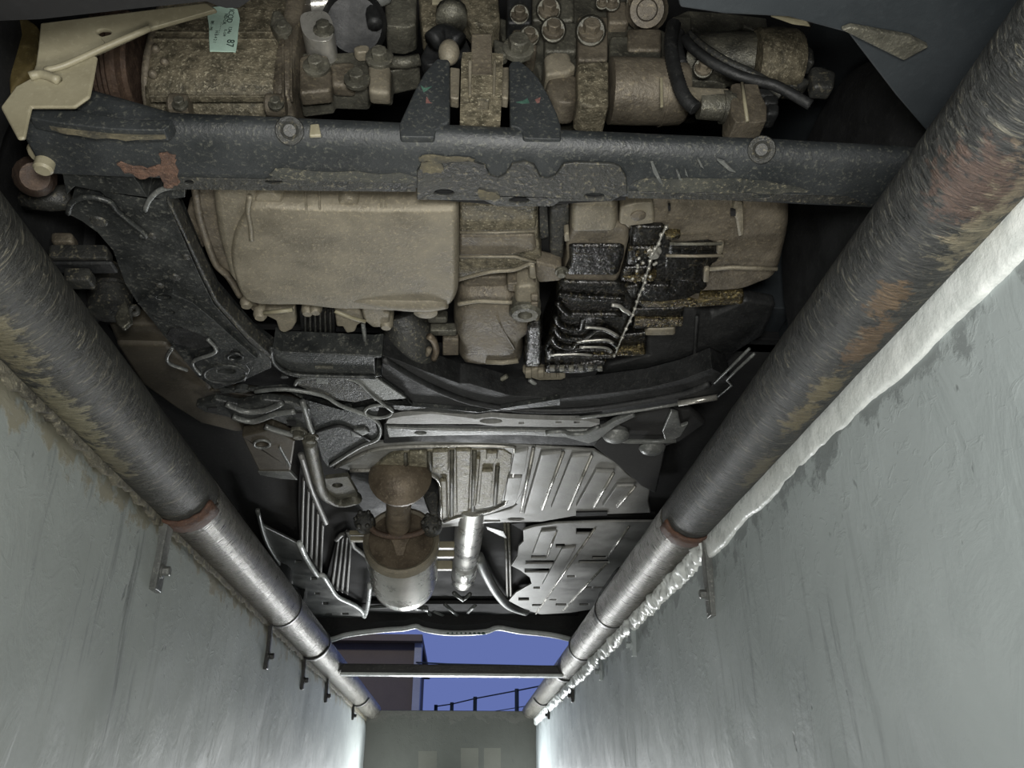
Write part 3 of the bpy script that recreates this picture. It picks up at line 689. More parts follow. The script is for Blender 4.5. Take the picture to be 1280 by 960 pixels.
lathe('solenoid_cap', on(C((962, 245))[0], ('v', .99)), on(C((1148, 247))[0], ('v', .99)), [(0, .001), (0, .048), (.06, .053), (.8, .053), (.94, .047), (1, .036), (1, .001)], 'cast_speckled', car, 'speckled solenoid end cap', n=24)
gp = slab('gearbox_bracket', car, C((640, 70), (700, 40), (850, 48), (1020, 70), (1030, 150), (1000, 135), (930, 105), (880, 120), (900, 180), (830, 190), (800, 155), (760, 140), (720, 110), (660, 120)), ('v', 1.05), .03, 'cast_grey', bev=.005, label='grey bracket above the solenoid')
(a, b), (c_, d_) = C((1020, 92), (1118, 160)); pbox('block', gp, a, b, c_, d_, 1.02, .06, 'cast_grey', bev=.012)
(a, b), (c_, d_) = C((905, 140), (1020, 200)); pbox('block', gp, a, b, c_, d_, 1.03, .04, 'black_dusty', bev=.006)
for pts in (((1120, 170), (1170, 150), (1210, 200), (1215, 250), (1190, 245), (1150, 200)), ((1060, 320), (1150, 290), (1200, 320), (1160, 345), (1090, 345)), ((1195, 265), (1250, 265), (1300, 285), (1290, 350), (1210, 345))):
    slab('dark_clip', gp, C(*pts), ('v', .99), .03, 'black_dusty', bev=.006)

# --- front crossmember under the engine
def cross_pt(px, y_, z_):                               # a section point at the x of a pixel column
    x = Vv(px, 200, .90).x
    return R_(x, y_, z_)
xm = []
sec = [(.90, .838), (.868, .828), (.860, .817), (.861, .804), (.870, .793), (.888, .785), (.92, .782), (.945, .783), (.958, .787), (.958, .80), (.955, .838)]
for i in range(49):
    px = 30 + (1130 - 30) * i / 48; x = Vv(px, 200, .9).x
    end = max(0, (px - 980) / 150) * .012
    dz = wob((x, 1, 2), 9, .0016) - end * .2
    flare = max(0, (215 - px) / 185)
    xm.append([R_(x, y - flare * .012 * (1 if y < .88 else 0), z + dz + (.030 * min(1, flare * 1.6) if z > .81 else 0)) for y, z in sec])
cmb = loft('front_crossmember', xm, 'black_paint', car, 'long black steel crossmember with dusty lower edge', smooth=False, bev=.006)
hole = lambda px, py, rx=11, ry=5.5: oval(px, py, rx, ry, 14)
slab('flange', cmb, [(200, 222), (520, 229), (520, 240), (215, 237)], ('h', .781), .004, 'black_dusty', [hole(342, 226.5, 11, 4.6), hole(236, 228, 6, 3)], bev=.001, label='thin rear flange with oval holes')
slab('flange', cmb, [(785, 240), (1140, 246), (1140, 259), (960, 252), (785, 248)], ('h', .781), .004, 'black_dusty', [hole(952, 246, 11, 2.5)], bev=.001, label='thin rear flange with an oval hole')
dp = [(521, 250), (521, 215), (527, 205), (540, 202), (590, 203), (607, 208), (613, 220), (622, 223), (632, 218), (640, 206), (655, 203), (668, 207), (676, 222), (684, 224), (694, 220), (704, 206), (720, 204), (765, 206), (776, 210), (783, 222), (784, 243),
      (775, 246), (765, 252), (700, 252), (692, 258), (620, 258), (605, 251)]
db = slab('doubler_plate', cmb, dp, ('h', .7795), .005, 'black_dusty', [hole(555, 241, 12.5, 4.2), hole(649, 250.5, 12.5, 4.2), hole(743, 245, 12.5, 4)], bev=.0015, label='dusty doubler plate with a wavy edge and three oval holes')
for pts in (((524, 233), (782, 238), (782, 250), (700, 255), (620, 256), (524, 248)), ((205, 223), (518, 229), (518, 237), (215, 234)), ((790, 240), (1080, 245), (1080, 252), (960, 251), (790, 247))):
    slab('hole_shade', cmb, pts, ('h', .789), .003, 'void_black', bev=0)  # black sheets stand in for the shaded box interior behind the holes
for (px, py) in ((362, 163), (952, 187)):
    lathe('plug', Vv(px, py, .8595), Vv(px, py, .852), [(0, .019), (.6, .018), (.8, .012), (.4, .008), (.4, .001)], 'black_dusty', cmb, n=18)
slab('clip', cmb, A((1240, 495), (1275, 492), (1285, 540), (1236, 542)), ('v', .855), .006, 'cream_plastic', bev=.002, label='small pale clip')
for pts in (((345, 213), (420, 216), (520, 219), (518, 230), (430, 229), (350, 224)), ((800, 226), (880, 224), (960, 228), (1010, 236), (990, 242), (880, 240), (800, 238))):
    slab('dust_film', cmb, pts, ('h', .7812), .003, 'dust_film', bev=0, jag=2.5)
for pts in (((555, 650), (565, 650), (605, 740), (590, 730), (565, 690)), ((740, 635), (750, 640), (768, 675), (755, 668)), ((820, 640), (850, 648), (895, 690), (870, 685), (835, 655)), ((655, 680), (665, 685), (680, 725), (668, 718)), ((690, 670), (700, 690), (705, 710), (694, 700))):
    slab('scuff', cmb, C(*pts), ('h', .7810), .003, 'grey_steel', bev=0)
# rusty left end, where the arm is welded on
lw = slab('corner_gusset', cmb, A((115, 440), (160, 432), (300, 440), (430, 462), (520, 478), (690, 478), (680, 500), (655, 520), (560, 520), (440, 515), (300, 500), (190, 485), (115, 470)), ('v', .845), .02, 'black_paint', bev=.006, label='pressed black corner gusset')
slab('dust_ridge', cmb, A((200, 488), (300, 500), (430, 515), (560, 522), (660, 512), (640, 545), (500, 548), (340, 535), (210, 510)), ('v', .8535), .006, 'dust_tan', bev=.001, jag=1.2, label='tan dust caked on the ridge')
slab('rust_patch', cmb, A((470, 655), (560, 668), (635, 665), (640, 615), (690, 620), (705, 660), (712, 742), (655, 745), (640, 705), (560, 712), (505, 690)), ('h', .7805), .003, 'rust_scale', bev=.0005, jag=2.2, label='brown rust scab on the weld')
for pts in (((600, 622), (700, 628), (790, 632), (800, 645), (700, 650), (600, 645)), ((600, 655), (680, 660), (675, 690), (605, 690)), ((830, 765), (900, 772), (905, 800), (835, 800))):
    slab('dust_patch', db, B(*pts), ('h', .7785), .002, 'dust_tan', bev=.0003, jag=1.6)

# --- left subframe arm running back from the crossmember
arm = slab('subframe_arm', car, A((110, 470), (130, 450), (330, 500), (520, 690), (560, 740), (590, 790), (640, 752), (740, 748), (740, 790), (665, 800)) +
           Ez((665, 66), (740, 235), (800, 370), (855, 480), (1000, 640), (1085, 700), (1085, 735), (1030, 760), (940, 800), (860, 822), (790, 770), (690, 650), (610, 550), (545, 470), (500, 400), (450, 265), (390, 195), (325, 148), (270, 120), (285, 62), (360, 48), (440, 70), (400, 30), (300, 10)) + A((265, 780), (250, 700), (140, 620), (105, 560)),
           ('h', .797), .05, 'subframe_paint', bev=.006, label='pressed black subframe arm with holes running back from the crossmember',
           holes=[])
slab('side_flange', arm, Ez((668, 62), (690, 90), (770, 262), (870, 470), (1000, 610), (1090, 690), (1085, 705), (1000, 640), (855, 478), (800, 368), (740, 232), (665, 80)), ('h', .79), .03, 'black_dusty', bev=.003)
slab('rib_plate', arm, Ez((548, 478), (600, 445), (690, 440), (770, 475), (850, 540), (960, 640), (1030, 700), (985, 722), (1000, 745), (980, 790), (900, 800), (830, 790), (770, 710), (860, 655), (820, 612), (690, 560), (600, 520)), ('h', .788), .012, 'grey_steel' if 0 else 'subframe_paint',
     [[(p[0], p[1]) for p in Ez(*oval(655, 455, 30, 11))], Ez(*oval(680, 516, 20, 7)), Ez(*oval(905, 750, 38, 12)), Ez(*oval(940, 686, 24, 26))], bev=.003, label='raised plate with pierced holes')
slab('dished_pocket', arm, Ez((680, 580), (760, 575), (840, 625), (850, 650), (780, 660), (700, 640), (665, 605)), ('h', .7955), .004, 'rubber', bev=.001)
for cx, cy, rx in ((900, 760, 84), (940, 690, 30)):
    tube('pressed_rim', [on(p, ('h', .789)) for p in Ez(*[(cx + rx * cos(a), cy + rx * .42 * sin(a)) for a in [2 * pi * k / 24 for k in range(25)]])], .0035, 'subframe_paint', arm, n=6)
tube('pressed_rim', [on(p, ('h', .787)) for p in Ez((690, 655), (668, 690), (680, 720), (750, 745))], .004, 'grey_steel', arm, n=6, sm=4)
tube('pressed_rim', [on(p, ('h', .784)) for p in Ez((830, 620), (862, 655), (850, 680), (770, 712), (800, 760))], .004, 'grey_steel', arm, n=6, sm=4)
tube('pressed_rim', [on(p, ('h', .789)) for p in Ez((272, 118), (290, 70), (360, 52), (440, 72), (470, 110), (580, 200), (560, 205))], .0045, 'subframe_paint', arm, n=6, sm=4)
tube('pressed_rim', [on(p, ('h', .789)) for p in Ez((580, 105), (600, 60), (640, 25), (700, 12))], .004, 'grey_steel', arm, n=6, sm=4)
for p, r in (((395, 150), .011), ((700, 372), .008), ((745, 290), .006), ((610, 205), .006), ((640, 405), .006)):
    q = on(Ez(p)[0], ('h', .797)); lathe('dimple', q, q - Vector((0, 0, .004)), [(0, r * 1.2), (.7, r), (1, r * .5), (1, .0005)], 'black_dusty', arm, n=12)
bt = on(A((190, 620))[0], ('h', .795))
lathe('flange_bolt', bt + Vector((0, 0, .005)), bt - Vector((0, 0, .028)), [(0, .001), (0, .024), (.12, .026), (.2, .024), (.25, .013), (.9, .013), (1, .010), (1, .001)], 'cream_plastic', arm, 'pale flange bolt at the corner', n=18)
slab('weld_plate', arm, A((145, 535), (190, 540), (188, 550), (145, 546)), ('h', .795), .002, 'cream_plastic', bev=0)
q = on(A((262, 646))[0], ('h', .796)); bolt(arm, q, DOWN, .006, 'black_dusty')

# --- left suspension: hub, brake, link, lower arm

sus = slab('suspension_knuckle', car, Ez((100, -80), (270, -40), (280, 40), (330, 150), (420, 230), (440, 290), (250, 310), (180, 300), (120, 160), (90, 30)), ('t', 1.1, .93, .4), .06, 'rubber', bev=.012, label='dark steering knuckle behind the subframe arm')
for rc, m in (((190, 240, 430, 295), 'black_dusty'), ((250, 330, 360, 385), 'black_dusty'), ((200, 300, 450, 320), 'rubber'), ((200, 190, 290, 232), 'cast_brown')):
    pts = Ez(*rect(*rc)); slab('brake_bar', sus, pts, ('v', 1.18), .03, m, bev=.006)
lathe('hub_nut', on(Ez((140, -30))[0], ('v', 1.0)), on(Ez((140, -30))[0], ('v', 1.06)), [(0, .001), (0, .02), (.3, .03), (1, .03)], 'rust_brown', sus, n=16)
tube('drive_shaft', [on(p, ('v', 1.1)) for p in Ez((100, 50), (200, 60), (290, 50))], .02, 'black_dusty', sus, n=12)
bj = lathe('ball_joint', on(Ez((440, 320))[0], ('v', 1.38)), on(Ez((440, 520))[0], ('v', 1.38)), [(0, .012), (.12, .012), (.15, .034), (.5, .036), (.55, .030), (.6, .040), (.95, .038), (1, .02), (1, .001)], 'black_dusty', car, 'dusty ball joint with rubber boot', n=20)
slab('lug', bj, Ez((455, 530), (490, 460), (505, 465), (510, 500), (525, 550), (490, 580), (465, 560)), ('v', 1.36), .012, 'cast_grey', bev=.004)
tube('hook', [on(p, ('v', 1.37)) for p in Ez((520, 560), (522, 500), (545, 490), (552, 515), (530, 520))], .005, 'black_dusty', bj, n=6, sm=3)
slab('lower_control_arm', car, Ez((430, 560), (660, 565), (690, 650), (560, 658), (470, 650)), ('h', .845), .04, 'brown_under', bev=.01, label='brownish lower control arm')
un = slab('underbody_rail', car, Ez((455, 640), (670, 645), (800, 760), (860, 830), (1000, 850), (1230, 870), (1240, 960), (1180, 1010), (1090, 990), (940, 995), (800, 960), (700, 900), (560, 800)), ('h', .835), .03, 'brown_under', bev=.012, label='brown dusty underbody rail behind the wheel')
slab('rail_bracket', car, I((965, 370), (1090, 340), (1180, 390), (1165, 495), (1160, 520), (1035, 520), (1030, 500)), ('h', .80), .03, 'brown_under', [I(*oval(1048, 400, 26, 12))], bev=.005, label='folded underbody bracket with an oval slot')
tube('slot_rim', [on(p, ('h', .798)) for p in I(*[(1048 + 32 * cos(a), 400 + 16 * sin(a)) for a in [2 * pi * k / 20 for k in range(21)]])], .0035, 'grey_steel', car, n=6)
for pts in (((1030, 512), (1160, 512), (1190, 545), (1120, 540), (1040, 525)), ((1120, 410), (1165, 490), (1155, 495), (1112, 418))):
    slab('bracket_lip', car, I(*pts), ('h', .797), .01, 'grey_steel', bev=.002)

# --- oil sump
SZ = .80
sump = puff('oil_sump', car, Fz((372, 122), (600, 130), (900, 136), (1130, 134), (1186, 140), (1194, 200), (1194, 430), (1186, 490), (1160, 525), (1090, 545), (930, 545), (820, 538), (690, 535), (560, 520), (440, 520), (360, 512), (318, 480), (290, 400), (276, 320), (290, 230), (330, 150)), ('h', SZ), .13, 'cast_tan', f=.055, h=.018, label='large flat tan cast oil sump')
front_y = (on(Fz((700, 134))[0], ('h', SZ))).y
for px, w in ((337, 18), (437, 13)):                      # round columns on the sump's front face
    p = Vv(px, 245, front_y); lathe('front_column', Vector((p.x, front_y - .001, CZ + SZ + .010)), Vector((p.x, front_y - .001, CZ + SZ + .12)), [(0, .004), (0, w * .0010), (.06, w * .00122), (1, w * .00125)], 'cast_tan', sump, n=20)
for px in (382, 399, 476, 482):
    slab('front_rib', sump, rect(px - 1.2, 228, px + 1.6, 258), ('v', front_y - .004), .01, 'cast_tan', bev=.001)
# stepped timing-cover edges left of the sump
tc = slab('timing_cover', car, Fz((100, 40), (135, 40), (150, 130), (172, 220), (210, 330), (232, 375), (268, 400), (290, 440), (330, 500), (380, 545), (400, 580), (415, 575), (420, 540), (380, 510), (320, 480), (300, 300), (300, 40)), ('h', .835), .10, 'cast_brown', bev=.010, seg=3, label='stepped cast timing cover at the end of the sump')
slab('step', tc, Fz((205, 40), (380, 40), (392, 140), (360, 260), (345, 420), (300, 440), (276, 400), (248, 310), (228, 230), (214, 120)), ('h', .806), .08, 'cast_tan', bev=.016, seg=4)
slab('step', tc, Fz((100, 170), (130, 180), (165, 215), (180, 290), (130, 292), (105, 230)), ('h', .85), .05, 'cast_brown', bev=.006)
tube('bead', [on(p, ('h', .800)) for p in Fz((360, 80), (352, 140), (362, 200), (366, 255))], .004, 'cast_tan', tc, n=8, sm=4)
tube('bead', [on(p, ('h', .829)) for p in Fz((140, 50), (155, 150), (180, 240), (222, 350), (275, 405), (320, 480))], .006, 'cast_brown', tc, n=8, sm=4)
rg = [on(p, ('h', SZ + .017)) for p in Fz((760, 470), (850, 476), (960, 486), (1060, 488), (1150, 486))]
tube('pressed_ridge', rg, [.016, .020, .023, .025, .025, .020], 'cast_tan', sump, n=14, sm=5)
q = on(Fz((1062, 545))[0], ('h', SZ + .004)); lathe('drain_boss', q + Vector((0, .0, .03)), q - Vector((0, 0, .004)), [(0, .024), (.9, .022), (1, .015), (1, .001)], 'cast_tan', sump, n=18)
for (x, y, r) in ((400, 562, .013), (590, 545, .012), (622, 540, .012), (345, 515, .012), (905, 600, .013)):
    q = on(Fz((x, y))[0], ('h', SZ + .02)); lathe('rim_lug', q + Vector((0, 0, .04)), q - Vector((0, 0, .005)), [(0, r), (.85, r), (1, r * .7), (1, .001)], 'cast_tan', sump, n=12)
slab('rim_bracket', sump, Fz((410, 545), (440, 535), (540, 530), (545, 590), (530, 615), (500, 630), (475, 620), (462, 580), (420, 560)), ('h', SZ + .025), .02, 'cast_tan', bev=.005)
slab('rim_bracket', sump, Fz((695, 530), (800, 535), (815, 585), (790, 600), (780, 625), (745, 632), (730, 605), (705, 605)), ('h', SZ + .025), .02, 'cast_tan', bev=.005)
slab('rim_bracket', sump, Fz((800, 515), (890, 515), (900, 545), (920, 550), (915, 605), (850, 608), (815, 580)), ('h', SZ + .02), .03, 'cast_tan', bev=.007)
tube('rim_bar', [on(p, ('h', SZ + .018)) for p in Fz((700, 540), (760, 565), (822, 582))], .004, 'cream_plastic', sump, n=6)
tube('rim_bar', [on(p, ('h', SZ + .018)) for p in Fz((415, 548), (530, 535))], .004, 'cream_plastic', sump, n=6)
fh = slab('finned_cooler', car, Fz((555, 540), (700, 540), (700, 690), (570, 690)), ('h', .87), .03, 'rubber', bev=.006, label='black finned cooler behind the sump')
for k in range(6):
    x = 575 + k * 20
    slab('fin', fh, Fz((x, 550), (x + 9, 550), (x + 12, 672), (x + 3, 672)), ('h', .85), .03, 'black_dusty', bev=.002)
    if k < 5:
        q = on(Fz((x + 14, 668))[0], ('h', .848)); ball('drip_tip', q, .007, .012, .008, 'cream_plastic', fh)
tube('steel_line', [on(p, ('h', .835)) for p in Fz((812, 590), (818, 640), (825, 700))], .0045, 'grey_steel', car, 'thin bare steel line', n=6)
# down pipe of the exhaust
dpi = tube('down_pipe', [R_(*( on(p, ('h', z)) - CAM)) for p, z in zip(Fz((965, 545), (985, 600), (1005, 670), (1020, 760), (1040, 850)), (.92, .90, .88, .87, .87))], [.052, .055, .057, .055, .05], 'black_dusty', car, 'dark exhaust down pipe', n=24, sm=5)
tube('weld_ring', [on(p, ('h', .845)) for p in Fz(*[(1005 + 72 * cos(a), 690 + 45 * sin(a)) for a in [pi * k / 12 for k in range(13)]])], .006, 'cast_brown', dpi, n=8)
tube('hot_lip', [on(p, ('h', .84)) for p in Fz((1075, 640), (1095, 660), (1105, 700), (1095, 730))], .007, 'exhaust_rust', dpi, n=8, sm=3)
for rc, m in (((1070, 570, 1150, 590), 'cast_grey'), ((1080, 620, 1190, 640), 'cast_grey'), ((1130, 655, 1195, 720), 'cast_brown')):
    slab('shield_step', dpi, Fz(*rect(*rc)), ('h', .86), .02, m, bev=.004)

# --- gearbox bell housing
bell = slab('bell_housing', car, G((100, 100), (425, 105), (425, 250), (440, 330), (415, 345), (412, 410), (388, 405), (385, 372), (330, 382), (240, 385), (160, 405), (104, 418)), ('h', .845), .10, 'cast_speckled', bev=.006, label='speckled tan bell housing between sump and gearbox')
slab('ledge', bell, G((108, 108), (422, 112), (415, 222), (400, 228), (110, 228)), ('h', .836), .02, 'cast_speckled', bev=.007, seg=3)
slab('ledge', bell, G((104, 236), (412, 236), (420, 300), (330, 318), (106, 322)), ('h', .839), .02, 'cast_brown', bev=.007, seg=3)
tube('lip', [on(p, ('h', .838)) for p in G((106, 415), (160, 400), (240, 382), (330, 375), (385, 352), (410, 350))], .0035, 'cast_tan', bell, n=8, sm=3)
tube('lip', [on(p, ('h', .833)) for p in G((112, 225), (260, 226), (412, 220))], .0025, 'cast_tan', bell, n=8)
tube('lip', [on(p, ('h', .836)) for p in G((108, 322), (230, 322), (330, 322), (415, 345))], .0025, 'cast_tan', bell, n=8)
slab('bolt_ear', bell, G((388, 362), (412, 360), (418, 410), (400, 414), (388, 408)), ('h', .835), .02, 'cast_tan', bev=.003)
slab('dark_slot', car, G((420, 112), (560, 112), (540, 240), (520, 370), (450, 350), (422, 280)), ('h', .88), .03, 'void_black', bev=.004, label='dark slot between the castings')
slab('slot_web', car, G((470, 130), (552, 112), (548, 235), (530, 250), (525, 340), (480, 345), (470, 300)), ('h', .862), .03, 'black_dusty', bev=.006, label='dusty black web inside the slot')
slab('slot_web', car, G((428, 120), (462, 120), (468, 250), (430, 262)), ('h', .866), .03, 'black_dusty', bev=.006, label='dusty black web inside the slot')
gc = slab('gearbox_front_case', car, G((556, 100), (745, 100), (745, 195), (790, 215), (788, 262), (770, 340), (752, 405), (740, 428), (520, 412), (540, 330), (535, 262), (552, 235)), ('h', .842), .10, 'cast_brown', bev=.008, seg=3, label='brown front case of the gearbox')
slab('step', gc, G((562, 108), (742, 108), (740, 200), (735, 228), (556, 232)), ('h', .832), .03, 'cast_tan', bev=.010, seg=3)
slab('step', gc, G((545, 280), (772, 282), (770, 330), (748, 402), (530, 398), (548, 345)), ('h', .835), .03, 'oily_black', bev=.010, seg=3)
slab('ear', gc, G((528, 232), (548, 228), (552, 262), (530, 266)), ('h', .832), .02, 'cast_tan', bev=.003)
slab('lower_lip', gc, G((415, 345), (520, 370), (520, 420), (425, 428), (412, 400)), ('h', .838), .03, 'cast_brown', bev=.005)
bolt(gc, on(G((518, 382))[0], ('h', .836)), DOWN, .008, 'cast_grey')

# --- round differential/filter housing below the bell housing
fl = puff('filter_housing', car, G((115, 500), (180, 492), (300, 492), (330, 505), (375, 520), (400, 580), (402, 640), (365, 680), (360, 770), (300, 785), (120, 778), (108, 700), (85, 640), (90, 560)), ('h', .832), .12, 'cast_brown', f=.30, h=.05, dome=.004, label='rounded grey-tan filter housing with cast ribs')
slab('collar', fl, G((125, 425), (170, 408), (300, 405), (310, 470), (300, 492), (115, 500)), ('h', .862), .10, 'cast_brown', bev=.012, seg=3)
slab('shoulder', fl, G((330, 445), (415, 440), (430, 470), (432, 600), (395, 585), (350, 560), (330, 500)), ('h', .828), .05, 'cast_tan', bev=.012, seg=3)
q = on(G((372, 540))[0], ('h', .826)); lathe('port', q + Vector((0, 0, .02)), q - Vector((0, 0, .010)), [(0, .030), (.8, .030), (1, .024), (1, .014), (.7, .012), (.7, .001)], 'cast_grey', fl, n=22)
for k in range(3): slab('block', fl, G((395, 480 + 30 * k), (425, 480 + 30 * k), (425, 502 + 30 * k), (395, 502 + 30 * k)), ('h', .822), .012, 'cast_brown', bev=.003)
slab('top_cap', fl, G((300, 432), (415, 425), (415, 455), (330, 465), (300, 460)), ('h', .838), .03, 'cast_brown', bev=.004)
slab('dark_flank', fl, G((375, 600), (440, 590), (438, 770), (365, 770), (372, 690)), ('h', .832), .05, 'oily_black', bev=.012, seg=3)
tube('seam', [on(p, ('h', .826)) for p in G((105, 512), (180, 500), (250, 502), (320, 505))], .004, 'cast_tan', fl, n=8, sm=3)
slab('boss', fl, G((262, 640), (290, 636), (290, 678), (262, 680)), ('h', .828), .01, 'cast_brown', bev=.003)
tube('rib', [on(p, ('h', .829)) for p in G((215, 742), (280, 745), (345, 738))], .006, 'cast_tan', fl, n=8)
tube('cast_line', [on(p, ('h', .829)) for p in G((260, 560), (285, 615), (330, 690))], .002, 'cast_brown', fl, n=6)
cl = slab('clip_row', car, G((360, 785), (420, 772), (470, 790), (530, 790), (530, 815), (420, 818), (370, 800)), ('h', .845), .02, 'cast_tan', bev=.005, label='row of tan clips below the filter housing')
for x in (385, 435, 485, 520): slab('clip', cl, G((x - 14, 785), (x + 14, 783), (x + 14, 812), (x - 12, 812)), ('h', .838), .015, 'cast_tan', bev=.004)
tube('cooler_line', [on(p, ('h', .85)) for p in G((230, 860), (325, 858), (325, 872))], .005, 'grey_steel', car, 'bent cooler line', n=6)
tube('cooler_line', [on(p, ('h', .85)) for p in G((330, 852), (400, 850), (450, 858), (390, 815))], .005, 'grey_steel', car, 'bent cooler line', n=6)
tube('cooler_line', [on(p, ('h', .85)) for p in G((300, 800), (250, 830), (180, 800))], .006, 'cast_grey', car, 'bent cooler line', n=6)

# --- oily ribbed pan
pan = slab('oily_gearbox_pan', car, G((505, 425), (770, 432), (800, 470), (826, 505), (795, 600), (742, 722), (690, 740), (640, 775), (452, 775), (446, 700), (470, 640), (498, 560), (495, 470)), ('h', .835), .10, 'oily_black', bev=.014, seg=4, label='oil-soaked black gearbox pan with curved ribs')
for k, pts in enumerate((((505, 470), (560, 478), (640, 485), (770, 490)), ((500, 505), (540, 545), (580, 552), (760, 552)), ((495, 560), (515, 595), (590, 612), (612, 560), (690, 562)), ((490, 600), (520, 640), (600, 650), (660, 612), (700, 615), (745, 640)),
                         ((480, 640), (505, 675), (560, 685), (590, 660), (700, 655), (740, 680)), ((470, 690), (500, 710), (590, 690), (690, 688), (720, 702)), ((480, 718), (560, 715), (640, 718), (740, 718)))):
    tube('rib', [on(p, ('h', .832)) for p in G(*pts)], .006, 'oily_black', pan, n=8, sm=4)
for pts in (((580, 662), (690, 655), (725, 668), (735, 690), (700, 680), (600, 678)), ((590, 684), (690, 686), (720, 703), (690, 700), (590, 694)), ((470, 716), (580, 712), (640, 717), (560, 722), (480, 724)), ((612, 605), (690, 612), (745, 640), (700, 625), (620, 615))):
    tube('rib_glint', [on(p, ('h', .827)) for p in G(*pts[:3])], .0028, 'bright_metal', pan, n=6, sm=4)  # bright beads stand in for highlights on the oily ribs
slab('pan_gasket', pan, G((450, 770), (560, 765), (660, 745), (700, 748), (690, 775), (620, 790), (450, 790)), ('h', .828), .02, 'oily_black', bev=.006)
for k in range(6): slab('gasket_tab', pan, G((470 + 38 * k, 768), (492 + 38 * k, 766), (494 + 38 * k, 782), (472 + 38 * k, 784)), ('h', .824), .008, 'cast_grey', bev=.002)

# --- tan end case of the gearbox, black with oil towards the pan
ge = puff('gearbox_end_case', car, G((750, 120), (800, 105), (900, 88), (1190, 90), (1300, 92), (1385, 100), (1430, 140), (1440, 220), (1420, 320), (1390, 410), (1330, 440), (1240, 470), (1060, 480), (1060, 520), (850, 530), (820, 520), (780, 440), (760, 400), (790, 230), (745, 195)), ('h', .852), .12, 'cast_brown', f=.14, h=.05, label='brown ribbed end case of the gearbox streaked with oil')
slab('top_block', ge, G((752, 130), (800, 112), (885, 105), (892, 190), (800, 200), (788, 215), (768, 195), (748, 192)), ('h', .842), .06, 'cast_tan', bev=.012, seg=3)
q = on(G((825, 158))[0], ('h', .841)); lathe('boss', q + Vector((0, 0, .02)), q - Vector((0, 0, .004)), [(0, .014), (.9, .012), (1, .008), (1, .001)], 'cast_brown', ge, n=14, sx=1.0)
for (a, b, m, z) in (((905, 100), (1195, 142), 'cast_tan', .846), ((905, 155), (1195, 200), 'cast_tan', .843), ((930, 212), (1215, 262), 'cast_brown', .844)):
    x0, y0 = a; x1, y1 = b; yc = (y0 + y1) / 2
    p0, p1 = on(G((x0, yc))[0], ('h', z + .028)), on(G((x1, yc))[0], ('h', z + .028)); r = (y1 - y0) / 3.2 * 1.25 / FPX * .62 + .004
    lathe('round_rib', p0, p1, [(0, .001), (0, r * .8), (.02, r), (.98, r), (1, r * .8), (1, .001)], m, ge, n=18)
for rc in ((945, 120, 955, 140), (1195, 140, 1215, 160)): slab('pit_hole', ge, G(*rect(*rc)), ('h', .838), .006, 'void_black', bev=0)
slab('oil_smudge', ge, G((800, 210), (940, 205), (960, 262), (1150, 268), (1150, 330), (1105, 370), (1100, 440), (1060, 478), (960, 500), (850, 525), (800, 480), (765, 425), (790, 300)), ('h', .8495), .004, 'oily_black', bev=0, jag=2.5, label='black oil smeared over the casting')
slab('vertical_web', ge, G((1208, 105), (1245, 108), (1250, 240), (1225, 250), (1215, 180), (1200, 150)), ('h', .842), .03, 'cast_tan', bev=.005)
for pts, m, z in ((((945, 274), (1140, 276), (1138, 318), (945, 318)), 'oily_black', .846), (((930, 322), (1095, 325), (1088, 428), (925, 425)), 'oily_black', .847), (((1140, 276), (1172, 276), (1165, 315), (1138, 322)), 'cast_tan', .842),
                  (((1088, 375), (1112, 372), (1108, 430), (1084, 430)), 'cast_tan', .842), (((805, 205), (930, 205), (915, 280), (795, 285)), 'oily_black', .842), (((785, 290), (910, 290), (890, 360), (775, 360)), 'oily_black', .838),
                  (((765, 370), (890, 365), (870, 425), (750, 425)), 'oily_black', .836), (((840, 440), (960, 440), (940, 475), (830, 475)), 'oily_black', .838), (((770, 450), (830, 440), (820, 500), (790, 490)), 'oily_black', .834)):
    slab('oiled_facet', ge, G(*pts), ('h', z), .04, m, bev=.006)
tube('flange_line', [on(p, ('h', .841)) for p in G((1110, 372), (1200, 365), (1290, 368), (1380, 372))], .004, 'cast_tan', ge, n=6)
tube('flange_line', [on(p, ('h', .839)) for p in G((935, 318), (1050, 320), (1160, 318))], .003, 'cast_tan', ge, n=6)
tube('flange_line', [on(p, ('h', .839)) for p in G((950, 270), (1050, 272), (1160, 270))], .003, 'cast_grey', ge, n=6)
for pts, m, z in ((((820, 500), (900, 505), (1030, 490), (1060, 500), (1250, 480), (1245, 515), (1030, 530), (850, 528)), 'oily_gold', .848), (((815, 535), (1010, 530), (1000, 600), (900, 615), (800, 610)), 'oily_black', .850),
                  (((812, 570), (905, 572), (1005, 575), (1000, 600), (900, 608), (810, 600)), 'oily_gold', .845), (((860, 615), (975, 612), (975, 638), (930, 640), (850, 640)), 'cast_tan', .846), (((760, 640), (860, 630), (850, 720), (720, 725)), 'oily_black', .85),
                  (((815, 690), (850, 680), (858, 712), (820, 715)), 'oily_gold', .842), (((760, 408), (840, 400), (905, 408), (890, 424), (770, 424)), 'oily_gold', .832), (((930, 238), (1000, 240), (990, 258), (935, 262)), 'oily_gold', .838), (((640, 716), (740, 712), (860, 712), (850, 722), (650, 726)), 'oily_gold', .83)):
    slab('oily_ledge', ge, G(*pts), ('h', z), .025, m, bev=.005)
import itertools
seam = G((935, 205), (905, 270), (885, 310), (865, 370), (850, 425), (830, 475), (812, 530), (790, 580), (760, 645), (732, 718))
tube('silver_seam', [on(p, ('h', .829)) for p in seam], .0022, 'bright_metal', ge, 'silvery sealant seam beaded with oil', n=6, sm=3)
for k, p in enumerate(cr(seam, 4, False)):
    if k % 2 == 0: ball('oil_drop', on((p[0] + random.uniform(-1.5, 1.5), p[1]), ('h', .828)), .004, .004, .004, 'bright_metal', ge, n=8)
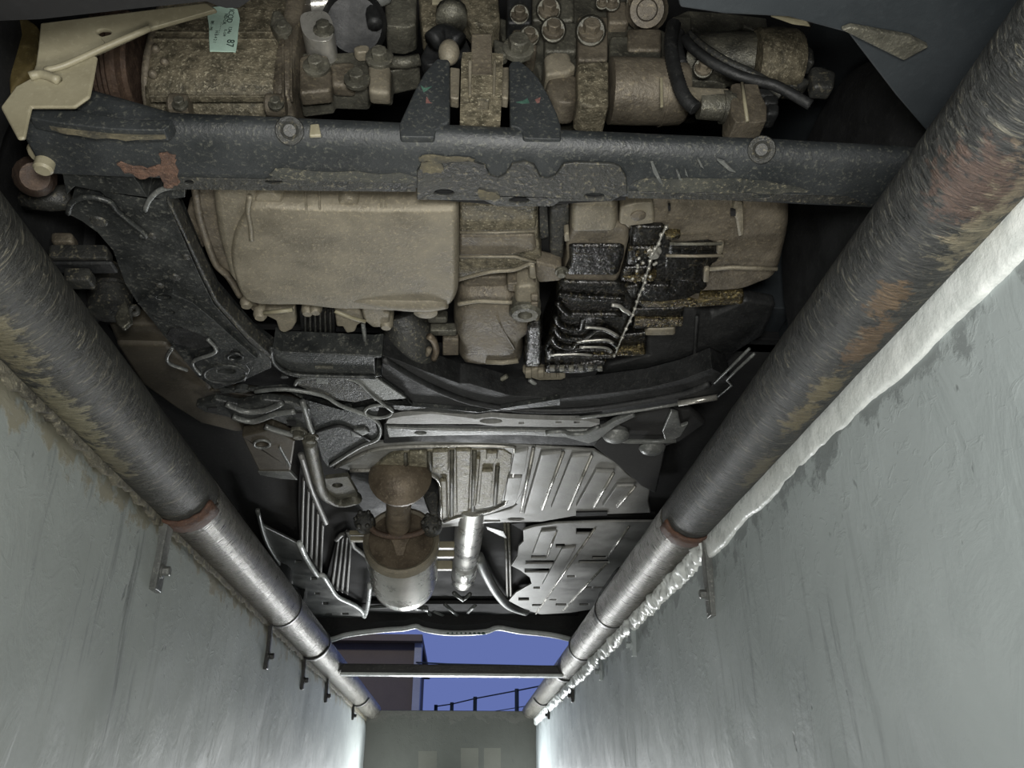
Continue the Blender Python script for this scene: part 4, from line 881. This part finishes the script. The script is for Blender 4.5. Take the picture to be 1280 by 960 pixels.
for k in range(26):
    p = (790 + random.random() * 110, 285 + random.random() * 140)
    ball('oil_drop', on(G(p)[0], ('h', .833)), .0035, .0035, .003, 'bright_metal' if k % 2 else 'oily_gold', ge, n=8)
bolt(ge, on(G((887, 302))[0], ('h', .838)), DOWN, .009, 'bright_metal')
tube('oil_streak', [on(p, ('h', .828)) for p in G((718, 515), (750, 520), (765, 535), (785, 545), (790, 552))], .004, 'bright_metal', ge, n=6, sm=3)

# --- black cover and rear of the engine bay
slab('rear_engine_cover', car, G((850, 545), (1060, 530), (1120, 560), (1250, 500), (1380, 520), (1330, 640), (1200, 720), (1130, 840), (960, 900), (700, 880), (640, 850), (700, 760), (860, 720)), ('h', .875), .03, 'rubber', bev=.01, label='black cover behind the gearbox')
tube('cover_edge', [on(p, ('h', .868)) for p in G((1060, 560), (1055, 640), (1050, 720), (1055, 855))], .004, 'rubber', car, n=6)
tube('bare_line', [on(p, ('h', .81)) for p in G((1270, 690), (1200, 760), (1130, 828))], .0035, 'grey_steel', car, 'thin bent bare metal line', n=6)
tube('bare_line', [on(p, ('h', .815)) for p in G((1290, 710), (1220, 775), (1180, 815), (1200, 835), (1140, 885))], .0035, 'grey_steel', car, 'thin bent bare metal line', n=6)
# wide dark band of the rear subframe
band = slab('rear_subframe', car, Fz((880, 715), (960, 740), (1060, 780), (1200, 830)) + G((150, 830), (320, 880), (520, 890), (700, 870), (860, 850), (1000, 815), (1120, 770), (1180, 800), (1195, 830), (1120, 895), (1000, 915), (860, 935), (700, 955), (500, 975), (200, 985), (0, 960)) + Fz((985, 890), (890, 800)), ('h', .815), .05, 'rubber', bev=.010, seg=3, label='wide black curved rear crossmember of the subframe')
tube('upper_fold', [on(p, ('h', .812)) for p in Fz((890, 730), (985, 790), (1100, 850)) + G((160, 905), (360, 935), (600, 935), (820, 905), (1000, 870), (1110, 830))], .008, 'rubber', band, n=8, sm=3)
tube('polished_edge', [on(p, ('h', .808)) for p in G((985, 910), (1060, 898), (1140, 885))], .007, 'bright_metal', band, 'polished worn edge', n=8)
tube('lower_edge', [on(p, ('h', .808)) for p in G((500, 975), (700, 955), (860, 932), (985, 912))], .004, 'grey_steel', band, n=6)
bx = slab('subframe_box', car, Fz((450, 690), (490, 705), (850, 720), (888, 715), (890, 800), (850, 808), (560, 795), (480, 770), (450, 740)), ('h', .80), .05, 'subframe_paint', [Fz((858, 728), (884, 728), (886, 796), (862, 800))], bev=.006, label='black subframe box with an open end')
tube('lip', [on(p, ('h', .795)) for p in Fz((445, 685), (455, 745), (520, 790), (640, 800), (860, 805))], .005, 'subframe_paint', bx, n=6, sm=3)
slab('slot', bx, Fz((620, 764), (692, 764), (692, 772), (620, 772)), ('h', .7975), .004, 'cast_grey', bev=0)
pl = slab('subframe_plate', car, Fz((300, 745), (400, 735), (450, 745), (480, 775), (560, 800), (860, 808), (985, 892), (1010, 920), (1280, 945)) + J((1280, 60), (1280, 85), (900, 120), (640, 105), (560, 85), (540, 150), (560, 225), (480, 250), (350, 330), (330, 300), (290, 170), (250, 60), (180, 20), (60, 30)) + Fz((250, 870), (200, 820)), ('h', .805), .012, 'subframe_paint',
          [Fz(*oval(325, 860, 28, 9)), Fz(*oval(498, 806, 16, 5)), J(*oval(430, 104, 18, 6)), Fz(*oval(750, 938, 16, 5))], bev=.003, label='pressed grey-black subframe rear plate with pierced holes')
slab('dish', pl, Fz((535, 830), (570, 808), (640, 806), (740, 812), (800, 840), (850, 890), (780, 905), (700, 895), (600, 860)), ('h', .8035), .004, 'black_dusty', bev=.001)
tube('dish_rim', [on(p, ('h', .801)) for p in Fz((540, 835), (560, 812), (640, 803), (740, 808), (800, 830), (840, 870), (930, 940))], .004, 'grey_steel', pl, n=6, sm=3)
slab('bare_triangle', pl, Fz((770, 812), (870, 812), (985, 890), (860, 900), (810, 850)), ('h', .802), .004, 'grey_steel', bev=.001, label='bare grey triangular gusset')
slab('tab', pl, Fz((625, 808), (672, 808), (672, 832), (625, 832)), ('h', .80), .004, 'grey_steel', bev=.001)
tube('plate_edge', [on(p, ('h', .802)) for p in J((60, 30), (180, 20), (330, 45), (400, 85), (520, 130), (560, 170), (550, 220), (480, 250), (360, 325))], .005, 'grey_steel', pl, n=6, sm=3)
tube('pressed_rim', [on(p, ('h', .802)) for p in J(*[(555 + 55 * cos(a), 110 + 25 * sin(a)) for a in [2 * pi * k / 20 for k in range(21)]])], .004, 'grey_steel', pl, n=6)
slab('clip', pl, J((440, 190), (500, 180), (520, 195), (480, 215), (445, 210)), ('h', .80), .01, 'grey_steel', bev=.003)
tube('wavy_bead', [on(p, ('h', .802)) for p in J((300, 195), (340, 180), (400, 168), (450, 185), (520, 225))], .004, 'rubber', pl, n=6, sm=3)
# stacked stampings left of the plate
stk = slab('mount_stamping', car, I((780, 250), (860, 225), (950, 245), (1050, 225), (1150, 235), (1240, 260), (1245, 340), (1200, 350), (1160, 330), (1080, 300), (940, 300), (820, 275)), ('h', .80), .02, 'subframe_paint', bev=.005, label='layered mount stampings under the rail')
for pts in (((905, 240), (980, 270), (1060, 265), (1130, 235)), ((930, 290), (1010, 310), (1100, 280), (1180, 270)), ((1060, 330), (1120, 350), (1180, 365)), ((1210, 230), (1240, 330), (1250, 350))):
    tube('fold', [on(p, ('h', .796)) for p in I(*pts)], .007, 'grey_steel', stk, n=8, sm=4)
for x, y in ((1165, 318), (1190, 285), (850, 265)): slab('slot', stk, I(*rect(x - 18, y - 8, x + 18, y + 8)), ('h', .797), .004, 'void_black', bev=0)
bolt(stk, on(J((235, 190))[0], ('h', .797)), DOWN, .014, 'cast_grey'); bolt(stk, on(J((285, 212))[0], ('h', .797)), DOWN, .012, 'cast_grey')
tube('brace_bar', [on(p, ('h', .80)) for p in J((275, 215), (300, 330), (330, 430), (400, 470), (470, 455))], .018, 'cast_grey', car, 'grey bent brace bar', n=10, sm=4)
slab('brace_plate', car, J((340, 380), (430, 370), (470, 440), (465, 470), (400, 475), (350, 440)), ('h', .80), .012, 'cast_grey', [J(*oval(390, 405, 22, 10))], bev=.004, label='grey brace plate')
# long stamped bars behind the subframe
b1 = slab('crossbar_stamping', car, K((-110, 140), (-60, 130), (60, 118), (180, 132), (240, 140), (300, 132), (380, 138), (560, 145), (680, 146), (735, 160), (700, 172), (560, 172), (320, 168), (240, 160), (60, 160), (-60, 160), (-120, 158)), ('h', .80), .012, 'panel_alu',
          [K(*oval(300, 148, 46, 11)), K(*rect(410, 152, 432, 160)), K(*rect(558, 150, 582, 157)), K(*rect(632, 150, 655, 157))], bev=.003, label='bare stamped cross bar with slots')
b2 = slab('crossbar_stamping', car, K((-120, 175), (0, 180), (240, 186), (520, 190), (700, 186), (750, 175), (790, 150), (870, 120), (880, 130), (800, 170), (730, 225), (690, 240), (600, 215), (420, 205), (240, 205), (0, 210), (-110, 215)), ('h', .81), .012, 'grey_steel',
          [K(*oval(18, 195, 22, 7))], bev=.003, label='grey stamped cross bar bending towards the right')
tube('fold', [on(p, ('h', .807)) for p in K((520, 195), (580, 188), (620, 200), (680, 195), (730, 170))], .006, 'grey_steel', b2, n=8, sm=3)
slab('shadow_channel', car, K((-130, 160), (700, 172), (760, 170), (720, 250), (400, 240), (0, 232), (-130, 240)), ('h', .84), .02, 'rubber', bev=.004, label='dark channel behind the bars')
# right rear subframe mount
rm = slab('rear_mount_plate', car, K((700, 245), (760, 200), (900, 120), (1000, 95), (1100, 110), (1160, 160), (1060, 230), (1000, 250), (985, 330), (960, 440), (900, 410), (830, 345), (760, 290)), ('h', .84), .02, 'dark_under', bev=.006, label='dark rear mount plate by the right pipe')
tube('rod', [on(p, ('h', .825)) for p in K((770, 210), (840, 228), (960, 230), (1040, 225))], .007, 'grey_steel', rm, n=8)
for x, y in ((800, 210), (945, 260)):
    q = on(K((x, y))[0], ('h', .825)); lathe('bush', q + Vector((0, 0, .02)), q - Vector((0, 0, .012)), [(0, .03), (.5, .035), (.8, .03), (1, .02), (1, .001)], 'grey_steel', rm, n=16)
slab('tab', rm, K((985, 190), (1020, 110), (1050, 120), (1060, 170), (1090, 160), (1060, 210), (1000, 240)), ('h', .822), .01, 'grey_steel', bev=.003)

# --- central heat shield with ribbed insert
SZ2 = .86
hs = slab('heat_shield', car, J((350, 325), (430, 280), (500, 248), (560, 236), (700, 230), (1000, 234), (1185, 250), (1160, 380), (1100, 485), (1000, 520), (830, 562), (805, 562), (803, 440), (795, 395), (770, 365), (700, 348), (440, 348)), ('h', SZ2), .010, 'panel_alu', bev=.004, label='bare metal heat shield framing a ribbed insert')
ins = slab('ribbed_insert', hs, J((530, 334), (570, 300), (615, 272), (840, 260), (1055, 264), (1088, 285), (1085, 320), (1045, 478), (880, 522), (832, 545), (826, 400), (805, 365), (740, 340)), ('h', SZ2 - .003), .008, 'shield_gold', bev=.003, label='speckled golden ribbed insert')
for pts in (((552, 325), (600, 290), (655, 280), (655, 328)), ((675, 280), (748, 276), (748, 336), (675, 330)), ((770, 274), (835, 270), (835, 352), (800, 350), (770, 340)), ((862, 268), (926, 268), (915, 508), (866, 515)),
            ((968, 350), (1012, 350), (1000, 480), (955, 484)), ((985, 276), (1030, 276), (1030, 304), (985, 304)), ((800, 390), (828, 388), (828, 535), (806, 545)), ((945, 300), (962, 300), (945, 490), (930, 495))):
    slab('pad', hs, J(*pts), ('h', SZ2 - .014), .014, 'shield_gold', bev=.005)
for a, b in (((660, 276), (665, 335)), ((757, 272), (760, 345)), ((848, 266), (846, 525)), ((938, 266), (932, 505)), ((1030, 330), (1020, 480))):
    tube('groove_bead', [on(p, ('h', SZ2 - .004)) for p in J(a, b)], .007, 'cast_grey', hs, n=8)
tube('insert_rim', [on(p, ('h', SZ2 - .004)) for p in J((380, 335), (450, 300), (520, 268), (620, 252), (840, 246), (1060, 250), (1098, 280), (1060, 480), (880, 530), (815, 550))], .005, 'bright_metal', hs, n=8, sm=3)
tube('inner_rim', [on(p, ('h', SZ2 - .004)) for p in J((440, 346), (600, 344), (700, 348), (770, 365), (798, 395), (804, 450), (804, 560))], .006, 'bright_metal', hs, n=8, sm=3)
# --- ribbed alloy panels to the right
pa = slab('ribbed_floor_panel', car, K((378, 250), (480, 250), (600, 258), (718, 270), (800, 312), (850, 365), (905, 400), (938, 425), (930, 470), (940, 515), (780, 520), (640, 528), (500, 552), (300, 556), (100, 576), (100, 562), (260, 530), (380, 500), (405, 480), (360, 470)), ('h', SZ2 + .004), .010, 'panel_alu',
          [K(*oval(400, 540, 32, 6)), K(*oval(210, 553, 30, 5)), K(*rect(275, 544, 335, 550))], bev=.004, label='bare metal floor panel with slanting pressed ribs')
for pts in (((498, 284), (585, 275), (566, 330), (492, 522), (430, 522)), ((622, 292), (705, 285), (605, 505), (540, 500)), ((718, 352), (795, 356), (710, 500), (640, 494)), ((800, 412), (878, 410), (805, 500), (745, 492)), ((392, 275), (450, 262), (432, 364), (376, 364)), ((368, 376), (425, 372), (402, 466), (352, 470))):
    slab('rib', pa, K(*pts), ('h', SZ2 - .010), .016, 'panel_alu', bev=.006)
for a, b in (((470, 256), (420, 510)), ((590, 272), (505, 500)), ((703, 285), (610, 500)), ((790, 356), (712, 492)), ((876, 410), (806, 492))):
    tube('rib_crest', [on(p, ('h', SZ2 - .011)) for p in K(a, b)], .005, 'bright_metal', pa, n=6)
slab('dark_slot', pa, K((640, 515), (765, 512), (765, 526), (640, 530)), ('h', SZ2 - .002), .006, 'void_black', bev=0)
SZ3 = .885
slots = [rect(462, 686, 520, 697), rect(440, 706, 558, 720), rect(652, 705, 770, 716), rect(642, 577, 708, 600), rect(436, 738, 534, 754), rect(606, 765, 636, 773), rect(470, 811, 496, 819), rect(410, 854, 452, 866), rect(466, 880, 505, 888), rect(560, 878, 602, 886), rect(655, 878, 690, 885), rect(536, 860, 562, 865), rect(706, 688, 760, 699), rect(680, 811, 704, 817), rect(715, 811, 760, 816), rect(560, 640, 595, 655)]
pb = slab('slotted_floor_panel', car, K((428, 585), (470, 572), (560, 558), (780, 552), (980, 552), (960, 600), (860, 760), (760, 880), (715, 900), (620, 915), (500, 922), (440, 905), (370, 868), (400, 835), (462, 800), (455, 775), (415, 745), (380, 728), (405, 690), (410, 650), (430, 630)), ('h', SZ3), .010, 'panel_alu', [K(*s) for s in slots], bev=.003, label='bare metal floor panel pierced by many small slots')
for pts in (((500, 592), (562, 586), (522, 680), (466, 682)), ((585, 660), (640, 655), (560, 800), (505, 805))):
    slab('rib', pb, K(*pts), ('h', SZ3 - .010), .012, 'panel_alu', bev=.004)
for a, b in (((715, 578), (480, 918)), ((850, 572), (770, 690)), ((760, 720), (590, 905)), ((560, 590), (525, 690))):
    tube('seam', [on(p, ('h', SZ3 - .002)) for p in K(a, b)], .005, 'bright_metal', pb, n=6)
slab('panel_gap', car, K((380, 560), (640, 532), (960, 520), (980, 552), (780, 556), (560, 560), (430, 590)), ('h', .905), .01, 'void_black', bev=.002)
tube('hose_cover', [on(p, ('h', .885)) for p in K((250, 690), (280, 760), (320, 830), (370, 885), (440, 910))], .022, 'grey_steel', car, 'grey curved hose cover', n=12, sm=5)
for dx in (0, 14): tube('brake_line', [on(p, ('h', .90)) for p in K((355 + dx, 555), (362 + dx, 700), (366 + dx, 862))], .006, 'cast_grey', car, 'thin straight brake line', n=6)
slab('line_clip', car, K((280, 570), (350, 590), (365, 620), (340, 610), (285, 582)), ('h', .89), .008, 'grey_steel', bev=.002)

# --- resonator, exhaust pipe and polished pipe
pc = on(J((645, 628))[0], ('v', 2.72)); RR = 88 / 2 * 2.82 / FPX
axis = Vector((0, .97, -.25))
res = lathe('resonator', pc, pc + axis * .33, [(.2, .001), (.2, RR * .80), (.02, RR * .86), (0, RR * .93), (.0, RR), (.03, RR * 1.03), (.07, RR * 1.03), (.08, RR * .99), (.72, RR * .99), (.86, RR * .93), (.95, RR * .72), (1, RR * .4), (1, .001)], 'bright_metal', car, 'bright round exhaust resonator with rusty end', n=48)
lathe('end_cap', pc - axis * .006, pc + axis * .05, [(0, RR * .995), (0, RR * .88), (.5, RR * .84), (1, RR * .72), (1, .001)], 'exhaust_rust', res, 'rusty end cap', n=40)
lathe('rolled_rim', pc - axis * .014, pc + axis * .03, [(.6, RR * .86), (.1, RR * .90), (0, RR * .97), (.1, RR * 1.05), (.8, RR * 1.06), (1, RR * 1.0)], 'cast_tan', res, n=40)
ip0 = on(J((640, 385))[0], ('v', 2.28)); ipm = on(J((634, 500))[0], ('v', 2.50)); ip1 = on(J((632, 590))[0], ('v', 2.72))
tube('inlet_pipe', [ip0, ipm, ip1], [.046, .040, .038, .040, .034], 'exhaust_rust', res, 'brown inlet pipe', n=24, sm=8)
lathe('inlet_flange', ip0 - Vector((0, .05, -.015)), ip0 + Vector((0, .10, 0)), [(0, .001), (0, .03), (.08, .06), (.2, .082), (.32, .090), (.5, .082), (.9, .055), (1, .045)], 'exhaust_rust', res, 'brown flared flange', n=30)
slab('hanger_bracket', res, J((590, 600), (640, 612), (690, 600), (668, 640), (655, 690), (625, 690), (610, 640)), ('v', 2.70), .012, 'exhaust_rust', bev=.004)
tube('hanger_rod', [on(p, ('v', 2.66)) for p in J((500, 545), (540, 590), (600, 608), (680, 605), (735, 585), (765, 550))], .010, 'rust_brown', res, n=10, sm=4)
for x, y in ((495, 540), (765, 552)):
    q = on(J((x, y))[0], ('v', 2.63))
    lathe('rubber_hanger', q, q + Vector((0, .07, 0)), [(0, .001), (0, .020), (.02, .024), (.1, .030), (.3, .034), (.8, .034), (1, .026), (1, .001)], 'black_dusty', res, 'dusty black rubber hanger', n=20)
    for k in range(6): a = 2 * pi * k / 6; ball('knob', q + Vector((.026 * cos(a), .0, .026 * sin(a))), .008, .010, .008, 'black_dusty', res, n=8)
tube('tail_pipe', [on(p, ('h', z)) for p, z in zip(J((690, 825), (682, 850), (660, 872), (600, 886), (520, 893)), (.86, .86, .865, .87, .875))], [.030, .024, .018, .012, .008], 'grey_steel', res, 'thin silvery outlet pipe', n=12, sm=5)
slab('rear_strap', res, J((690, 815), (752, 812), (752, 830), (690, 832)), ('h', .865), .01, 'cast_grey', bev=.003)
slab('tunnel_mount', car, J((555, 360), (740, 360), (795, 420), (795, 560), (770, 600), (520, 560), (470, 490), (430, 400), (440, 350)), ('h', .905), .02, 'rubber', bev=.01, label='dark tunnel opening above the exhaust')
slab('hanger_tab', car, J((725, 420), (770, 405), (795, 450), (790, 520), (760, 520), (740, 470)), ('v', 2.60), .02, 'black_dusty', bev=.006, label='dusty black hanger tab')
p0, p1 = on(J((925, 566))[0], ('h', .86)), on(J((890, 826))[0], ('h', .86))
lathe('polished_pipe', p0 + Vector((0, -.15, .035)), p1 + Vector((0, 0, .035)), [(0, .001), (0, .052), (.62, .054), (.63, .049), (.65, .049), (.66, .055), (.84, .054), (.85, .050), (.87, .050), (.88, .054), (.95, .050), (1, .030), (1, .001)], 'bright_metal', car, 'polished straight exhaust pipe', n=32)
for rc in ((790, 628, 858, 655), (785, 665, 858, 690), (786, 705, 850, 740), (436, 585, 510, 602), (440, 608, 500, 625)):
    slab('tunnel_block', car, J(*rect(*rc)), ('v', 3.0), .03, 'cream_plastic', bev=.004, label='pale block beside the resonator')

# --- slatted tray on the left of the tunnel
tr = slab('side_tray', car, J((70, 505), (95, 570), (235, 640), (312, 762), (345, 770), (388, 850), (450, 880), (490, 905), (500, 936), (300, 936), (250, 880), (200, 800), (150, 700), (105, 640)), ('h', .875), .012, 'grey_steel',
          [J(*rect(222, 705, 246, 716)), J(*rect(285, 773, 306, 783)), J(*rect(300, 835, 318, 842)), J(*rect(332, 873, 352, 882)), J(*rect(340, 918, 366, 924)), J(*rect(408, 916, 432, 923))], bev=.004, label='grey slotted side tray beside the exhaust tunnel')
tube('outer_fold', [on(p, ('h', .870)) for p in J((70, 505), (100, 620), (150, 710), (205, 795))], .008, 'grey_steel', tr, n=8, sm=4)
tube('white_rim', [on(p, ('h', .862)) for p in J((238, 635), (262, 690), (308, 762), (330, 765), (360, 810), (390, 852), (450, 880), (485, 905), (498, 930), (512, 880), (520, 800))], .011, 'white_strip', tr, 'bright painted rim', n=8, sm=3)
slab('side_wall', tr, J((244, 280), (262, 340), (290, 430), (342, 552), (330, 650), (318, 762), (280, 710), (238, 640), (232, 500), (234, 380)), ('h', .875), .012, 'dark_under', bev=.003)
for k in range(5):
    x = 252 + k * 19
    slab('slat', tr, J((x - 2, 385 + k * 45), (x + 7, 390 + k * 45), (x - 1, 648 + k * 28), (x - 10, 635 + k * 28)), ('h', .865), .012, 'panel_alu', bev=.002)
tube('top_edge', [on(p, ('h', .862)) for p in J((244, 282), (262, 340), (290, 430), (345, 555))], .009, 'panel_alu', tr, n=8, sm=3)
slab('back_wall', tr, J((385, 620), (430, 590), (450, 640), (500, 690), (522, 700), (520, 860), (495, 900), (450, 878), (390, 848), (346, 770)), ('h', .905), .012, 'dark_under', bev=.003)
for k in range(4):
    x = 390 + k * 17
    slab('slat', tr, J((x, 625 - k * 4), (x + 8, 622 - k * 4), (x - 18 + k * 3, 822 + k * 8), (x - 27 + k * 3, 815 + k * 8)), ('h', .895), .012, 'panel_alu', bev=.002)
tube('front_edge', [on(p, ('h', .885)) for p in J((385, 622), (430, 590), (455, 650), (505, 690), (520, 740))], .009, 'panel_alu', tr, n=8, sm=2)

# --- rear end: tail brackets and the bumper edge
for pts in (((540, 95), (575, 150), (655, 152)), ((570, 95), (640, 125), (690, 165), (800, 165)), ((625, 60), (690, 120), (750, 130), (860, 128)), ((740, 100), (775, 65)), ((670, 5), (715, 40), (750, 10)), ((690, 155), (790, 158))):
    tube('rear_bracket', [on(p, ('h', .90)) for p in N(*pts)], .011, 'grey_steel', car, 'thin bent metal bracket under the tail', n=6)
co = []
for k in range(60):
    a = k / 59; p = N((440 + a * 100, 62 + a * 14))[0]; q = on(p, ('h', .90)); co.append(q + Vector((0, .02 * cos(k * 1.3), .02 * sin(k * 1.3))))
tube('coil_spring', co, .005, 'grey_steel', car, 'small coil spring under the tail', n=6)
edge = N((-160, 320), (-60, 272), (20, 245), (80, 228), (130, 212), (220, 198), (330, 186), (420, 180), (480, 168), (520, 184), (620, 200), (720, 202), (830, 194), (890, 176), (1000, 195), (1130, 208), (1220, 225), (1300, 250), (1380, 280), (1480, 320))
YR = 4.62
bum = []
for p in cr(edge, 4, False):
    q = on(p, ('v', YR)); bum.append(q)
rings = []
for q in bum: rings.append([q + Vector((0, 0, 0)), q + Vector((0, .03, .004)), q + Vector((0, .06, .05)), q + Vector((0, .06, .30)), q + Vector((0, -.10, .30)), q + Vector((0, -.06, .03))])
bp = loft('rear_bumper', rings, 'dark_under', car, 'dark rear bumper with a pale lower edge', smooth=False)
tube('bumper_edge', [q + Vector((0, -.006, -.004)) for q in bum], .015, 'white_strip', bp, 'pale worn edge', n=8)
slab('rear_valance', car, N((60, 60), (1290, 60), (1290, 235), (1130, 195), (1000, 180), (890, 160), (830, 180), (620, 185), (480, 155), (330, 172), (120, 200), (60, 220)), ('h', .90), .02, 'dark_under', bev=.004, label='dark plastic panel ahead of the rear bumper')
for k in range(9):
    x = 640 + k * 22; q = on(N((x, 206))[0], ('v', YR - .01)); ball('leaf_clip', q, .014, .012, .008, 'paint_green', bp, n=8)
